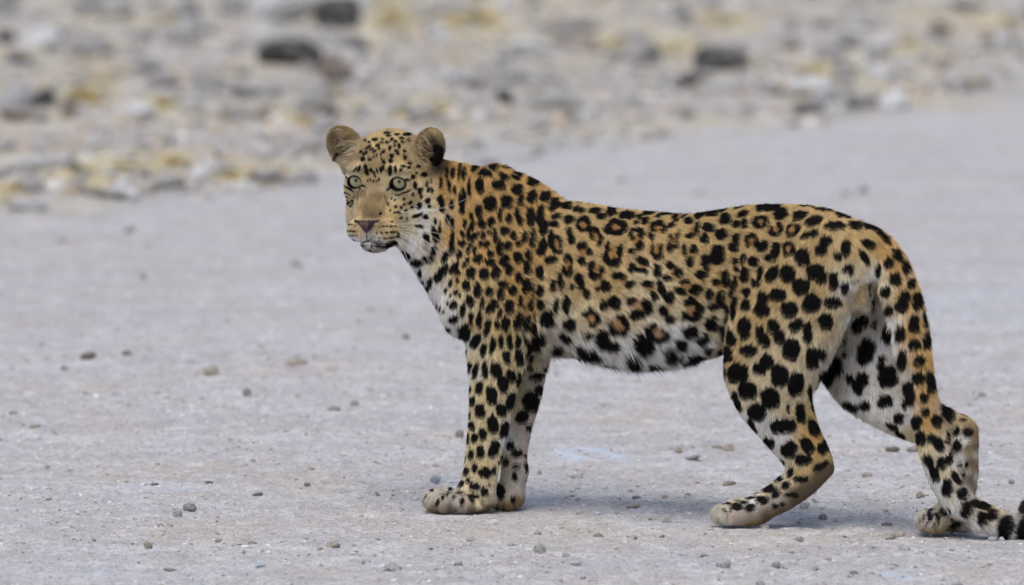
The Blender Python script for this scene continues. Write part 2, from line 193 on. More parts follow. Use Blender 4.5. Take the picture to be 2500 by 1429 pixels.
# colours of the ground coat (before spots) and hair length in pixels, at places on the animal
O_ = (0.50, 0.32, 0.122); T_ = (0.515, 0.378, 0.18); C_ = (0.64, 0.535, 0.35); W_ = (0.74, 0.705, 0.655); Y_ = (0.63, 0.51, 0.28)
GR = (0.46, 0.41, 0.35); BR = (0.12, 0.085, 0.055); PK = (0.52, 0.42, 0.38); DK = (0.03, 0.02, 0.015); N2 = (0.33, 0.23, 0.115); GP = (0.50, 0.455, 0.385); CF = (0.54, 0.42, 0.24); FT = (0.50, 0.38, 0.19); NB = (0.23, 0.155, 0.075)
BASE = [
 # neck and shoulder
 (1130,430,O_,13),(1200,440,O_,13),(1250,430,O_,14),(1320,500,O_,13),(1150,520,O_,12),(1250,520,O_,12),(1100,560,O_,12),(1180,620,O_,11),(1280,620,O_,11),(1340,560,T_,11),(1250,700,O_,11),(1180,700,T_,11),(1280,740,O_,12),(1130,670,T_,11),(1160,780,T_,11),(1240,800,T_,11),
 (1000,640,W_,16),(1030,690,W_,18),(1065,720,W_,18),(1100,770,W_,18),(1120,820,W_,18),(1040,600,GR,14),(1070,640,C_,14),(1000,600,W_,14),(1130,740,C_,13),(1070,570,T_,12),(1080,470,O_,12),
 # torso
 (1400,510,T_,12),(1500,520,T_,12),(1600,530,T_,12),(1700,530,T_,12),(1800,515,T_,12),(1900,520,T_,12),(2000,530,T_,12),(1400,600,T_,12),(1500,600,T_,12),(1600,600,T_,12),(1700,600,T_,12),(1800,600,T_,12),(1900,600,T_,12),(2000,610,T_,12),
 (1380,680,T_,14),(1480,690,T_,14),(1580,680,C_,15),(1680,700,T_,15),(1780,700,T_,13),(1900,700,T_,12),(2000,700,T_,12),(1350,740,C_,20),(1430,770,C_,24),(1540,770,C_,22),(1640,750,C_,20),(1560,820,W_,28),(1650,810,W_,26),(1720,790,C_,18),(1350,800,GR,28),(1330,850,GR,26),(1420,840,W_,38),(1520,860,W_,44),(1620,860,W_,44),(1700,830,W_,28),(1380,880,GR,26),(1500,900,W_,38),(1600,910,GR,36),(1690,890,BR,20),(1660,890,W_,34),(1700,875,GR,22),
 # near front leg
 (1160,870,C_,12),(1220,850,Y_,11),(1180,950,Y_,9),(1200,1050,Y_,8),(1180,1130,Y_,8),(1150,1000,C_,9),(1145,900,W_,14),(1250,900,Y_,10),(1260,980,C_,10),(1235,1060,W_,10),(1215,1120,C_,9),(1200,1190,C_,8),(1140,1190,C_,7),(1170,1230,C_,7),(1100,1200,GP,4),(1060,1210,GP,4),(1080,1190,GP,4),(1040,1230,GR,6),(1130,1240,GR,7),(1215,1200,GR,8),(1290,880,C_,16),(1300,820,C_,20),
 # far front leg
 (1310,920,GR,10),(1300,980,GR,9),(1290,1040,PK,7),(1275,1090,PK,6),(1270,1140,GR,6),(1262,1190,GR,5),(1262,1220,NB,5),(1230,1240,NB,5),(1240,1200,GR,6),
 # near hind leg
 (1780,850,T_,13),(1850,800,T_,12),(1900,880,C_,12),(1960,830,C_,12),(2020,780,T_,12),(1800,950,C_,11),(1870,970,C_,11),(1940,960,C_,11),(1830,1020,W_,10),(1900,1060,W_,10),(1960,1010,T_,11),(1980,1070,O_,10),(2000,1110,O_,8),(1990,1050,O_,10),(1890,1130,W_,8),(1940,1120,C_,9),(1960,1150,T_,7),(2020,1120,FT,6),(2035,1140,BR,5),(2000,1180,BR,5),(1960,1220,BR,5),(1900,1260,NB,5),(1860,1275,NB,5),(1930,1180,C_,7),(1880,1200,C_,7),(1840,1230,W_,6),(1790,1230,C_,6),(1750,1250,GR,6),(1800,1260,PK,6),(1850,1250,GR,6),(1900,1230,GR,5),(1760,1270,GP,4),(1740,1250,GP,4),(1780,1240,GP,4),
 # rump, tail
 (2100,560,T_,14),(2140,600,O_,18),(2080,640,C_,16),(2104,702,FT,6),(2102,728,FT,6),(2090,648,C_,20),(2084,618,T_,16),(2078,690,W_,18),(2122,668,W_,18),(2112,640,C_,18),(2080,712,GR,18),(2060,740,C_,16),(2078,775,W_,18),(2140,770,GR,18),(2132,720,GR,10),(2110,785,GR,14),(2055,790,C_,20),(2180,640,O_,18),(2205,720,O_,18),(2160,700,C_,18),(2225,800,O_,18),(2180,790,W_,20),(2245,880,O_,18),(2210,900,GR,20),(2250,960,O_,18),(2215,970,W_,20),(2265,1020,O_,16),(2280,1080,C_,16),(2250,1100,C_,16),(2310,1160,C_,16),(2290,1180,W_,16),(2330,1230,W_,18),(2370,1280,W_,20),(2420,1300,W_,18),(2400,1240,C_,16),(2480,1300,W_,16),(2500,1235,DK,14),
 # far hind leg
 (2090,780,W_,24),(2060,830,GR,24),(2030,880,GR,22),(2110,860,W_,26),(2150,830,W_,24),(2090,940,W_,22),(2150,980,W_,18),(2200,1020,W_,16),(2220,1060,C_,12),(2130,900,W_,22),(2320,1000,GR,12),(2350,1020,FT,7),(2375,1060,NB,5),(2380,1110,GR,5),(2385,1170,GR,5),(2350,1080,W_,8),(2340,1130,W_,8),(2365,1100,NB,5),(2355,1150,GR,5),(2370,1200,GR,5),(2260,1150,W_,9),(2280,1200,W_,8),(2270,1260,GP,5),(2250,1262,GP,5),(2250,1280,GR,6),(2310,1250,C_,7),(2330,1280,GR,6),(2360,1295,NB,5),
 (1050,1244,NB,4),(1100,1251,BR,4),(1150,1253,BR,4),(1195,1248,BR,4),(1060,1200,GP,4),(1090,1215,GR,4),(1120,1225,GR,4),(1990,1190,BR,5),(1955,1215,BR,5),(1915,1245,BR,5),(2015,1165,BR,5),(2028,1150,BR,5),(1880,1270,BR,4),(1970,1195,BR,5),(1840,1278,NB,4),(2378,1090,BR,5),(2380,1140,NB,5),(2368,1130,BR,5),(2372,1170,BR,5),(2385,1200,NB,5),(2255,1295,NB,4),(2300,1300,NB,4),(2330,1300,BR,4),
 (1112,402,O_,12),(1125,420,O_,12),(1098,445,O_,11),(1105,385,O_,10),(900,614,(0.26,0.235,0.21),6),(925,612,(0.26,0.235,0.21),6),(885,608,(0.3,0.27,0.24),6),(905,602,(0.28,0.25,0.22),5),(925,602,(0.3,0.27,0.24),5),  # chin entries darkened: its shade is painted into the coat colour
 # head
 (920,350,FT,7),(970,350,FT,7),(930,400,FT,6),(980,400,FT,7),(900,420,FT,5),(1020,430,FT,7),(1010,400,FT,7),(908,462,N2,3),(900,500,NB,3),(922,480,NB,3),(912,522,NB,3),(888,482,N2,3),(898,532,N2,3),(905,485,NB,3),(890,510,NB,3),(915,500,NB,3),
 (935,440,CF,3),(975,422,C_,5),(865,422,C_,4),(1000,425,CF,6),(860,480,CF,4),(960,485,C_,4),(1010,480,CF,7),(985,500,CF,5),(945,500,T_,4),(945,465,C_,3),(882,465,C_,3),(1030,520,W_,10),(1000,520,C_,7),(960,530,T_,5),(990,560,C_,7),(1040,560,W_,14),(1010,590,W_,12),(1050,470,C_,9),(1055,500,C_,9),
 (955,560,T_,4),(935,575,CF,4),(960,540,T_,4),(930,550,N2,4),(920,590,W_,4),(870,560,T_,4),(865,590,W_,4),(940,612,GR,6),(985,545,C_,6),(880,520,T_,3),(865,520,C_,4),(850,500,C_,5),(882,590,W_,5),(905,593,W_,4),(925,588,W_,4),(935,598,W_,4),(870,600,W_,5),(950,590,C_,5),
 # ears
 (840,330,NB,9),(815,340,(0.22,0.16,0.09),8),(850,350,(0.36,0.27,0.15),12),(835,380,(0.20,0.15,0.09),12),(860,390,(0.32,0.24,0.14),8),(840,405,(0.34,0.29,0.2),8),(870,340,(0.30,0.23,0.12),8),
 (1020,350,(0.34,0.25,0.14),9),(1050,325,(0.33,0.24,0.12),8),(1080,335,(0.25,0.18,0.10),8),(1050,350,(0.15,0.10,0.06),10),(1060,375,DK,8),(1080,380,(0.09,0.06,0.04),8),(1040,390,(0.22,0.16,0.09),10),(1070,410,BR,10),(1010,380,FT,8),(1085,360,(0.2,0.14,0.08),8),(1060,355,DK,8)]

CX0, CY0, CX1, CY1 = 760, 280, 2640, 1360
def make_coat():
    Wd, Hd = CX1 - CX0, CY1 - CY0
    # base colour, coarse then sampled bilinearly
    st = 6
    gx, gy = np.meshgrid(np.arange(0, Wd + st, st) + CX0, np.arange(0, Hd + st, st) + CY0)
    num = np.zeros(gx.shape + (4,)); den = np.zeros(gx.shape)
    wx = gx + 14 * noise2(gx / 40, gy / 40, 3); wy = gy + 14 * noise2(gx / 40, gy / 40, 4)
    for (x, y, c, l) in BASE:
        r2 = (wx - x) ** 2 + (wy - y) ** 2
        wt = 1 / (r2 + 60) ** 1.9
        num += wt[..., None] * np.array([c[0], c[1], c[2], l]); den += wt
    base = num / den[..., None]
    # spots at one pixel
    X, Y = np.meshgrid(np.arange(Wd) + CX0 + 0.0, np.arange(Hd) + CY0 + 0.0)
    nx = noise2(X / 9, Y / 9, 11, 2) * 3.2 + noise2(X / 3, Y / 3, 15, 1) * 1.0
    ny = noise2(X / 9, Y / 9, 12, 2) * 3.2 + noise2(X / 3, Y / 3, 16, 1) * 1.0
    m = np.zeros((Hd, Wd), np.float32); cen = np.zeros((Hd, Wd), np.float32)
    def patch(x, y, rx, ry, a, fn, warp=1.0):
        R = max(rx, ry) * 1.35 + 8
        x0 = max(0, int(x - R - CX0)); x1 = min(Wd, int(x + R - CX0) + 1); y0 = max(0, int(y - R - CY0)); y1 = min(Hd, int(y + R - CY0) + 1)
        if x1 <= x0 or y1 <= y0: return
        dx = X[y0:y1, x0:x1] + warp * nx[y0:y1, x0:x1] - x; dy = Y[y0:y1, x0:x1] + warp * ny[y0:y1, x0:x1] - y
        ca, sa = math.cos(a), math.sin(a)
        u = dx * ca + dy * sa; v = -dx * sa + dy * ca
        fn(slice(y0, y1), slice(x0, x1), u, v)
    for (x, y, rx, ry, a) in SPOTS:
        sc_ = 1.10 if (1300 < x < 1765 and 500 < y < 850) else 1.13
        if y > 1185 and min(rx, ry) < 9: rx *= 1.25; ry *= 1.25
        def f(sy, sx, u, v):
            q = (np.abs(u / rx) ** 2.3 + np.abs(v / ry) ** 2.3) ** (1 / 2.3)
            d = (sc_ - q) * min(rx, ry)
            m[sy, sx] = np.maximum(m[sy, sx], np.clip(d / 2.0 + 0.5, 0, 1))
        patch(x, y, rx, ry, a, f)
    for (x, y, rx, ry, a) in FACE:
        def f(sy, sx, u, v):
            q = np.sqrt((u / rx) ** 2 + (v / ry) ** 2)
            d = (1.16 - q) * min(rx, ry)
            m[sy, sx] = np.maximum(m[sy, sx], np.clip(d / 1.4 + 0.5, 0, 1))
        patch(x, y, rx, ry, a, f, 0.35)
    for (x, y, rx, ry, a, ga, gw) in RINGS:
        def f(sy, sx, u, v):
            q = np.sqrt((u / rx) ** 2 + (v / ry) ** 2); mr = min(rx, ry)
            th = 0.36 + 0.06 * np.sin(np.arctan2(v, u) * 4 + x)
            d = (th - np.abs(q - 0.74)) * mr
            if gw > 0:
                t = np.degrees(np.arctan2(v, u)); dd = np.abs((t - ga + 180) % 360 - 180)
                d = np.where(dd < gw / 2, -3, d)
            m[sy, sx] = np.maximum(m[sy, sx], np.clip(d / 2.0 + 0.5, 0, 1))
            cen[sy, sx] = np.maximum(cen[sy, sx], np.clip((0.7 - q) * mr / 2 + 0.5, 0, 1))
        patch(x, y, rx, ry, a, f)
    for (x, y, r) in [(1200 + a_ / 2.858, 440 + b_ / 2.858, c_ / 2.858) for a_, b_, c_ in ((640,500,30),(995,420,30),(1035,590,32),(1250,612,28),(1365,525,30),(1395,350,28),(1485,620,30),(1570,650,30),(1065,742,28),(1345,730,32),(1530,820,34),(1000,850,36),(800,845,26),(1195,872,26),(900,690,32),(1365,915,34),(440,700,20),(540,370,18),(345,430,14),(1105,390,18),(1260,300,24),(925,250,18),(1470,370,18))] + [(1737,742,16),(1751,691,14),(1550,737,18),(1420,613,14),(1415,693,16),(1562,645,14),(1500,745,10),(1718,643,20),(1640,665,14),(1553,577,12),(1783,590,10),(1340,700,10),(1688,615,10),(1660,700,14),(1585,700,12)]:
        def f(sy, sx, u, v):
            cen[sy, sx] = np.maximum(cen[sy, sx], np.clip((1 - np.sqrt(u * u + v * v) / r) * 2, 0, 1))
        patch(x, y, r, r, 0, f)
    return base, st, m, cen

COAT = make_coat()
def bil(A, fx, fy):
    fx = np.clip(fx, 0, A.shape[1] - 1.001); fy = np.clip(fy, 0, A.shape[0] - 1.001)
    ix = fx.astype(int); iy = fy.astype(int); a = fx - ix; b = fy - iy
    if A.ndim == 3: a = a[:, None]; b = b[:, None]
    return (A[iy, ix] * (1 - a) + A[iy, ix + 1] * a) * (1 - b) + (A[iy + 1, ix] * (1 - a) + A[iy + 1, ix + 1] * a) * b

def nose_colour(u, v, col):
    """nose leather, eye rims and lips: bare or very dark skin; shaded creases painted beside the bridge"""
    def E(cx, cy, rx, ry, a=0):
        x = 760 + cx / 3.402; y = 280 + cy / 3.402; a = math.radians(a)
        du = (u - x) * 3.402; dv = (v - y) * 3.402
        p = du * math.cos(a) + dv * math.sin(a); q = -du * math.sin(a) + dv * math.cos(a)
        return np.sqrt((p / rx) ** 2 + (q / ry) ** 2)
    def put(mask, c):
        mk = np.clip(mask, 0, 1)[:, None]
        col[:] = col * (1 - mk) + np.array(c) * mk
    eyes = np.zeros(len(u))
    for (cx, cy, rx, ry, a) in [(356, 562, 66, 64, 0), (718, 577, 80, 68, 0)]:
        put((1.0 - E(cx, cy, rx, ry, a)) * 8, (0.012, 0.009, 0.008)); eyes = np.maximum(eyes, (E(cx, cy, rx, ry, a) < 1.0) * 1.0)
    put((1 - E(386, 690, 9, 80, 4)) * 1.2, (0.11, 0.075, 0.045)); put((1 - E(612, 690, 12, 70, -12)) * 0.9, (0.14, 0.095, 0.055))  # brown strokes paint shade into the creases beside the nose bridge
    put((1 - E(640, 622, 30, 11, -28)) * 4, (0.015, 0.011, 0.009))
    put((1 - E(405, 600, 10, 34, 8)) * 3, (0.03, 0.022, 0.016))
    put((1 - E(290, 528, 26, 10, 20)) * 4, (0.02, 0.014, 0.012))
    # nose
    nx = (u - 760) * 3.402; ny = (v - 280) * 3.402
    t = np.clip((ny - 878) / 110, 0, 1)
    half = 88 * (1 - t) ** 0.85 + 5; cx = 457
    inside = np.clip((half - np.abs(nx - cx)) / 6, 0, 1) * np.clip((ny - 876) / 5, 0, 1) * np.clip((992 - ny) / 6, 0, 1)
    dark = np.maximum(np.clip((nx - 466) / 14, 0, 1), np.clip((404 - nx) / 12, 0, 1)); dark = np.maximum(dark, np.clip((898 - ny) / 14, 0, 1) * 0.75)
    pk = np.array([0.105, 0.055, 0.058]); bl = np.array([0.02, 0.014, 0.016])
    nc = pk * (1 - dark)[:, None] + bl * dark[:, None]
    col[:] = col * (1 - inside[:, None]) + nc * inside[:, None]
    put((1 - E(548, 885, 20, 11, -35)) * 4, (0.015, 0.012, 0.012))
    put((1 - E(370, 885, 12, 18, 0)) * 4, (0.02, 0.015, 0.013))
    put(np.clip(1 - np.abs(nx - 460) / 6, 0, 1) * np.clip((ny - 985) / 5, 0, 1) * np.clip((1050 - ny) / 6, 0, 1) * 1.5, (0.02, 0.015, 0.013))
    lip = 1050 + 0.00035 * (nx - 460) ** 2 * np.where(nx < 460, 4.5, 1) + np.abs(nx - 460) * np.where(nx < 460, 0.05, 0.22)
    put(np.clip(1.2 - np.abs(ny - lip) / 6, 0, 1) * ((nx > 362) & (nx < 690)), (0.018, 0.014, 0.012))
    return np.maximum(inside, eyes)

def coat_at(u, v, noise=None):
    base, st, m, cen = COAT
    c = bil(base, (u - CX0) / st, (v - CY0) / st)
    L = c[:, 3].copy(); c = c[:, :3].copy()
    ms = bil(m, u - CX0, v - CY0); ce = bil(cen, u - CX0, v - CY0)
    if noise is not None:
        c *= (1 + noise)[:, None]
    c = c * (1 - ce[:, None] * 0.8) + np.array([0.38, 0.195, 0.065]) * ce[:, None] * 0.8
    c *= (1 + 0.16 * noise2(u / 3.1, v / 3.6, 77, 2) + 0.10 * noise2(u / 14, v / 14, 78, 2))[:, None]
    blk = np.array([0.0065, 0.0055, 0.0052])
    c = c * (1 - ms[:, None]) + blk * ms[:, None]
    bare = nose_colour(u, v, c)
    return c, L, ms, bare
# ------------------------------------------------------------------ the leopard's body as one continuous surface
YAW = math.radians(27)
BF = np.array([-math.cos(YAW), math.sin(YAW), 0.0])      # towards the head
BL = np.array([-math.sin(YAW), -math.cos(YAW), 0.0])     # towards the animal's left flank (the one in view)
ZU = np.array([0, 0, 1.0])

def axis(lo, hi, parts):
    """grid line positions: parts = [(upto, step), ...] in metres"""
    out = [lo]
    for upto, step in parts:
        n = max(1, int(round((upto - out[-1]) / step)))
        out += list(np.linspace(out[-1], upto, n + 1)[1:])
    return np.array(out, np.float32)
xa = P(785, 800)[0]; xh = P(1100, 800)[0]; xb = P(2640, 800, -560)[0]
zt = P(800, 284, 200)[2]; zh = P(900, 632, 100)[2]
XS = axis(xa, xb, [(xh, 0.0018), (xb, 0.0032)])
YS = axis(-0.60, 0.27, [(-0.085, 0.0038), (0.27, 0.0024)])
ZS = axis(-0.012, zt, [(0.10, 0.0026), (zh, 0.0032), (zt, 0.0018)])
FIELD = np.full((len(XS), len(YS), len(ZS)), 9.0, np.float32)

def block(lo, hi, pad):
    sl = []; ax = []
    for A, a, b in zip((XS, YS, ZS), lo, hi):
        i = max(0, int(np.searchsorted(A, a - pad))); j = min(len(A), int(np.searchsorted(A, b + pad)) + 1)
        sl.append(slice(i, j)); ax.append(A[i:j])
    return tuple(sl), ax[0][:, None, None], ax[1][None, :, None], ax[2][None, None, :]

def smin(a, b, k):
    if k <= 0: return np.minimum(a, b)
    h = np.maximum(k - np.abs(a - b), 0) / k
    return np.minimum(a, b) - h * h * (k * 0.25)
def smax(a, b, k): return -smin(-a, -b, k)

PRIMS = []     # remembered to derive hair flow: (kind, data)
def seg_d(x, y, z, s):
    a, dr, L, n, m, ra0, ra1, rb0, rb1 = s
    qx, qy, qz = x - a[0], y - a[1], z - a[2]
    t = qx * dr[0] + qy * dr[1] + qz * dr[2]
    tc = np.clip(t, 0, L); u = tc / L
    ra = ra0 + (ra1 - ra0) * u; rb = rb0 + (rb1 - rb0) * u
    cn = qx * n[0] + qy * n[1] + qz * n[2]; cm = qx * m[0] + qy * m[1] + qz * m[2]; ct = t - tc
    rc = np.minimum(ra, rb)
    k0 = np.sqrt((cn / ra) ** 2 + (cm / rb) ** 2 + (ct / rc) ** 2) + 1e-6
    ln = np.sqrt(cn * cn + cm * cm + ct * ct)
    return (ln - ln / k0).astype(np.float32)

def chain(st, k, flow='along', sub=4, lat=None):
    """st: (px, py, depth, radius across, radius sideways) in pixels"""
    A = np.array([list(P(s[0], s[1], s[2])) + [s[3] * S, s[4] * S] for s in st], float)
    Q = []
    n = len(A)
    for i in range(n - 1):
        p0 = A[max(i - 1, 0)]; p1 = A[i]; p2 = A[i + 1]; p3 = A[min(i + 2, n - 1)]
        for j in range(sub):
            t = j / sub
            Q.append(0.5 * (2 * p1 + (p2 - p0) * t + (2 * p0 - 5 * p1 + 4 * p2 - p3) * t * t + (3 * p1 - p0 - 3 * p2 + p3) * t ** 3))
    Q.append(A[-1]); Q = np.array(Q)
    lat = BL if lat is None else lat
    R = Q[:, 3:].max()
    sl, x, y, z = block(Q[:, :3].min(0) - R, Q[:, :3].max(0) + R, k * S + 0.012)
    loc = np.full((x.size, y.size, z.size), 9.0, np.float32)
    X0, Y0, Z0 = x.ravel(), y.ravel(), z.ravel()
    for i in range(len(Q) - 1):
        a, b = Q[i, :3], Q[i + 1, :3]; L = np.linalg.norm(b - a); dr = (b - a) / L
        m = lat - dr * (lat @ dr); m /= np.linalg.norm(m); nn = np.cross(dr, m)
        s = (a, dr, L, nn, m, Q[i, 3], Q[i + 1, 3], Q[i, 4], Q[i + 1, 4])
        PRIMS.append((s, flow))
        r = max(Q[i, 3:].max(), Q[i + 1, 3:].max()) + k * S + 0.012
        ii = []
        for AX, c in ((X0, 0), (Y0, 1), (Z0, 2)):
            lo = min(a[c], b[c]) - r; hi = max(a[c], b[c]) + r
            ii.append(slice(int(np.searchsorted(AX, lo)), int(np.searchsorted(AX, hi))))
        bx, by, bz = x[ii[0]], y[:, ii[1]], z[:, :, ii[2]]
        if bx.size and by.size and bz.size:
            v = loc[ii[0], ii[1], ii[2]]
            np.minimum(v, seg_d(bx, by, bz, s), out=v)
    FIELD[sl] = smin(FIELD[sl], loc, k * S)

def ell_d(x, y, z, c, M, r):
    qx, qy, qz = x - c[0], y - c[1], z - c[2]
    k0 = 0; ln = np.sqrt(qx * qx + qy * qy + qz * qz)
    for a in range(3):
        k0 = k0 + ((qx * M[a][0] + qy * M[a][1] + qz * M[a][2]) / r[a]) ** 2
    k0 = np.sqrt(k0) + 1e-6
    return (ln - ln / k0).astype(np.float32)

def ell(c, M, r, k, op='+'):
    """ellipsoid: centre in metres, three axes, radii and blend in pixels"""
    r = np.array(r) * S; R = r.max()
    sl, x, y, z = block(c - R, c + R, k * S + 0.004)
    d = ell_d(x, y, z, c, M, r)
    if op == '+': FIELD[sl] = smin(FIELD[sl], d, k * S)
    else: FIELD[sl] = smax(FIELD[sl], -d, k * S)

BODYM = (BF, BL, ZU)
def rot_in(M, a):
    """turn the first and third axis by a (degrees) in their plane"""
    a = math.radians(a); A, B, C = [np.array(q) for q in M]
    return (A * math.cos(a) + C * math.sin(a), B, -A * math.sin(a) + C * math.cos(a))

# torso and neck
chain([(985, 470, 130, 92, 80), (1025, 498, 128, 118, 84), (1078, 528, 108, 142, 88), (1134, 566, 78, 172, 94), (1192, 606, 48, 205, 102), (1262, 648, 14, 206, 108),
       (1335, 673, -22, 189, 110), (1420, 680, -62, 182, 114), (1500, 695, -100, 183, 118), (1600, 702, -150, 181, 120), (1690, 698, -192, 172, 112),
       (1770, 682, -230, 166, 102), (1850, 655, -268, 152, 96), (1930, 640, -306, 137, 92), (2010, 640, -345, 126, 84), (2075, 652, -376, 106, 66), (2105, 668, -392, 84, 48)], 22, 'torso')
# shoulder blades and upper arms
ell(P(1208, 530, -22), rot_in(BODYM, 0), (72, 40, 130), 40)
ell(P(1226, 528, 92), rot_in(BODYM, 0), (60, 38, 124), 40)
ell(P(1195, 745, -38), rot_in(BODYM, -20), (84, 52, 120), 50)
ell(P(1270, 760, 105), rot_in(BODYM, -20), (80, 48, 110), 50)
ell(P(1150, 742, 60), rot_in(BODYM, 30), (44, 70, 80), 50)
# front legs
chain([(1222, 790, -30, 92, 52), (1212, 860, -34, 78, 46), (1206, 930, -28, 64, 40), (1196, 1010, -20, 54, 34), (1184, 1080, -12, 47, 30), (1176, 1140, -6, 45, 28), (1166, 1192, -4, 46, 31)], 26, 'leg')
chain([(1275, 820, 72, 74, 46), (1294, 890, 75, 42, 36), (1283, 970, 72, 37, 31), (1264, 1050, 68, 33, 27), (1256, 1110, 64, 32, 26), (1254, 1165, 60, 32, 27), (1246, 1210, 56, 35, 33)], 26, 'leg')
ell(P(1270, 1150, 46), BODYM, (20, 18, 26), 14)          # carpal pad
# near front paw
def paw(cx, cy, dy, ln, wd, ht, toes, M, k=16):
    ell(P(cx, cy, dy), M, (ln, wd, ht), 22)
    for (tx, ty, td, a, b, c) in toes:
        ell(P(tx, ty, td), M, (a, b * 0.92, c), 4)
PM = (np.array([-0.97, 0.1, -0.12]), np.array([-0.1, -0.99, 0]), np.array([-0.12, 0, 0.99])); PM = tuple(q / np.linalg.norm(q) for q in PM)
paw(1150, 1214, -4, 50, 34, 31, [(1098, 1230, -42, 40, 16, 25), (1068, 1226, -16, 36, 17, 27), (1062, 1219, 14, 34, 16, 27), (1084, 1211, 40, 36, 15, 24), (1140, 1236, -40, 36, 12, 18)], PM)
ell(P(1178, 1228, -4), PM, (34, 34, 22), 20)
FM = (np.array([-0.55, 0.83, 0.0]), np.array([-0.83, -0.55, 0]), ZU)
paw(1234, 1214, 66, 42, 36, 28, [(1226, 1222, 110, 32, 16, 20), (1206, 1222, 96, 32, 16, 20), (1252, 1220, 112, 30, 15, 20)], FM)
ell(P(1236, 1224, 48), FM, (30, 36, 20), 14)
# near hind leg
chain([(2005, 600, -368, 120, 66), (1955, 715, -366, 132, 72), (1908, 820, -354, 132, 68), (1882, 900, -342, 121, 60), (1887, 962, -338, 103, 48), (1914, 1022, -338, 81, 38), (1944, 1074, -342, 67, 31), (1970, 1114, -345, 60, 27), (1990, 1138, -346, 52, 25)], 30, 'leg')
chain([(2004, 1128, -347, 42, 24), (1960, 1170, -338, 44, 25), (1902, 1214, -318, 39, 27), (1840, 1243, -298, 32, 32), (1790, 1252, -288, 26, 36)], 12, 'meta')
paw(1804, 1252, -290, 50, 34, 26, [(1782, 1262, -322, 30, 15, 22), (1758, 1258, -300, 26, 16, 25), (1757, 1255, -274, 25, 16, 25), (1776, 1248, -252, 25, 14, 22)], PM)
ell(P(1846, 1262, -292), PM, (36, 30, 18), 18)
# far hind leg
chain([(2078, 700, -275, 112, 56), (2096, 800, -262, 128, 52), (2122, 892, -286, 120, 48), (2180, 966, -338, 88, 40), (2250, 1022, -404, 60, 33), (2316, 1046, -432, 44, 27), (2352, 1054, -445, 36, 24)], 12, 'leg')
chain([(2354, 1050, -446, 36, 25), (2351, 1100, -449, 39, 25), (2348, 1160, -450, 41, 25), (2338, 1215, -450, 40, 28), (2322, 1250, -450, 38, 34)], 12, 'leg')
paw(2300, 1268, -450, 46, 36, 30, [(2288, 1280, -488, 34, 16, 25), (2264, 1274, -464, 32, 17, 29), (2262, 1270, -434, 31, 16, 29), (2282, 1264, -408, 30, 14, 25)], PM)
ell(P(2350, 1276, -452), PM, (28, 34, 24), 16)
# rump, seat bones, scrotum
ell(P(2066, 655, -380), BODYM, (46, 54, 66), 40)
ell(P(2103, 716, -405), BODYM, (27, 26, 40), 6)
# tail, with its tip curling back
chain([(2085, 592, -372, 46, 44), (2125, 602, -392, 46, 42), (2168, 648, -412, 44, 40), (2198, 720, -436, 46, 40), (2221, 810, -462, 43, 38), (2234, 890, -484, 39, 35), (2250, 970, -500, 35, 33),
       (2268, 1050, -512, 34, 31), (2289, 1125, -518, 35, 31), (2318, 1190, -520, 35, 32), (2356, 1236, -520, 35, 32), (2408, 1266, -524, 32, 30), (2470, 1284, -530, 29, 28), (2530, 1288, -500, 28, 28),
       (2572, 1278, -450, 27, 27), (2578, 1262, -395, 26, 26), (2548, 1250, -360, 25, 25), (2512, 1242, -345, 21, 21)], 14, 'tail')

# ---- head
HO = P(912, 449, 26)
HY, HP, HR = math.radians(23), math.radians(7), math.radians(0)
Fv = np.array([-math.sin(HY) * math.cos(HP), -math.cos(HY) * math.cos(HP), -math.sin(HP)])
Rv = np.cross(ZU, Fv); Rv /= np.linalg.norm(Rv)
if Rv[0] < 0: Rv = -Rv
Uv = np.cross(Fv, Rv); Uv = Uv if Uv[2] > 0 else -Uv
HM = (Rv, Uv, Fv)
def H(r, u, f): return HO + S * (r * Rv + u * Uv + f * Fv)
def hd(r, u, f, rad, k=20, op='+', tilt=0, yaw=0, roll=0):
    M = HM
    if tilt:
        a = math.radians(tilt); M = (M[0], M[1] * math.cos(a) + M[2] * math.sin(a), -M[1] * math.sin(a) + M[2] * math.cos(a))
    if yaw:
        a = math.radians(yaw); M = (M[0] * math.cos(a) + M[2] * math.sin(a), M[1], -M[0] * math.sin(a) + M[2] * math.cos(a))
    if roll:
        a = math.radians(roll); M = (M[0] * math.cos(a) + M[1] * math.sin(a), -M[0] * math.sin(a) + M[1] * math.cos(a), M[2])
    ell(H(r, u, f), M, rad, k, op)
hd(0, 20, -112, (96, 94, 98), 30)            # skull
hd(0, 58, -66, (64, 52, 56), 24)             # forehead
hd(0, -60, -100, (84, 72, 80), 24)           # jaw muscles
for s in (-1, 1):
    hd(s * 70, -26, -72, (37, 42, 50), 20)   # cheekbone
    hd(s * 52, 34, -38, (33, 15, 33), 12, roll=s * -12)   # brow
    hd(s * 80, -92, -92, (36, 52, 46), 24)   # cheek ruff
hd(0, -8, -46, (36, 40, 42), 16)             # root of the nose
hd(0, -42, -14, (26, 62, 31), 7, tilt=-38)  # bridge
hd(0, -68, 8, (27, 32, 31), 8)
hd(0, -106, -20, (54, 42, 54), 14)           # muzzle
for s in (-1, 1):
    hd(s * 31, -112, 20, (36, 31, 30), 8)    # whisker pads
    hd(s * 42, -76, -38, (27, 36, 36), 16)
hd(0, -148, 6, (37, 21, 31), 6)              # chin
hd(0, -136, -42, (56, 30, 48), 18)
hd(0, -94, 34, (24, 15, 20), 7)              # nose leather
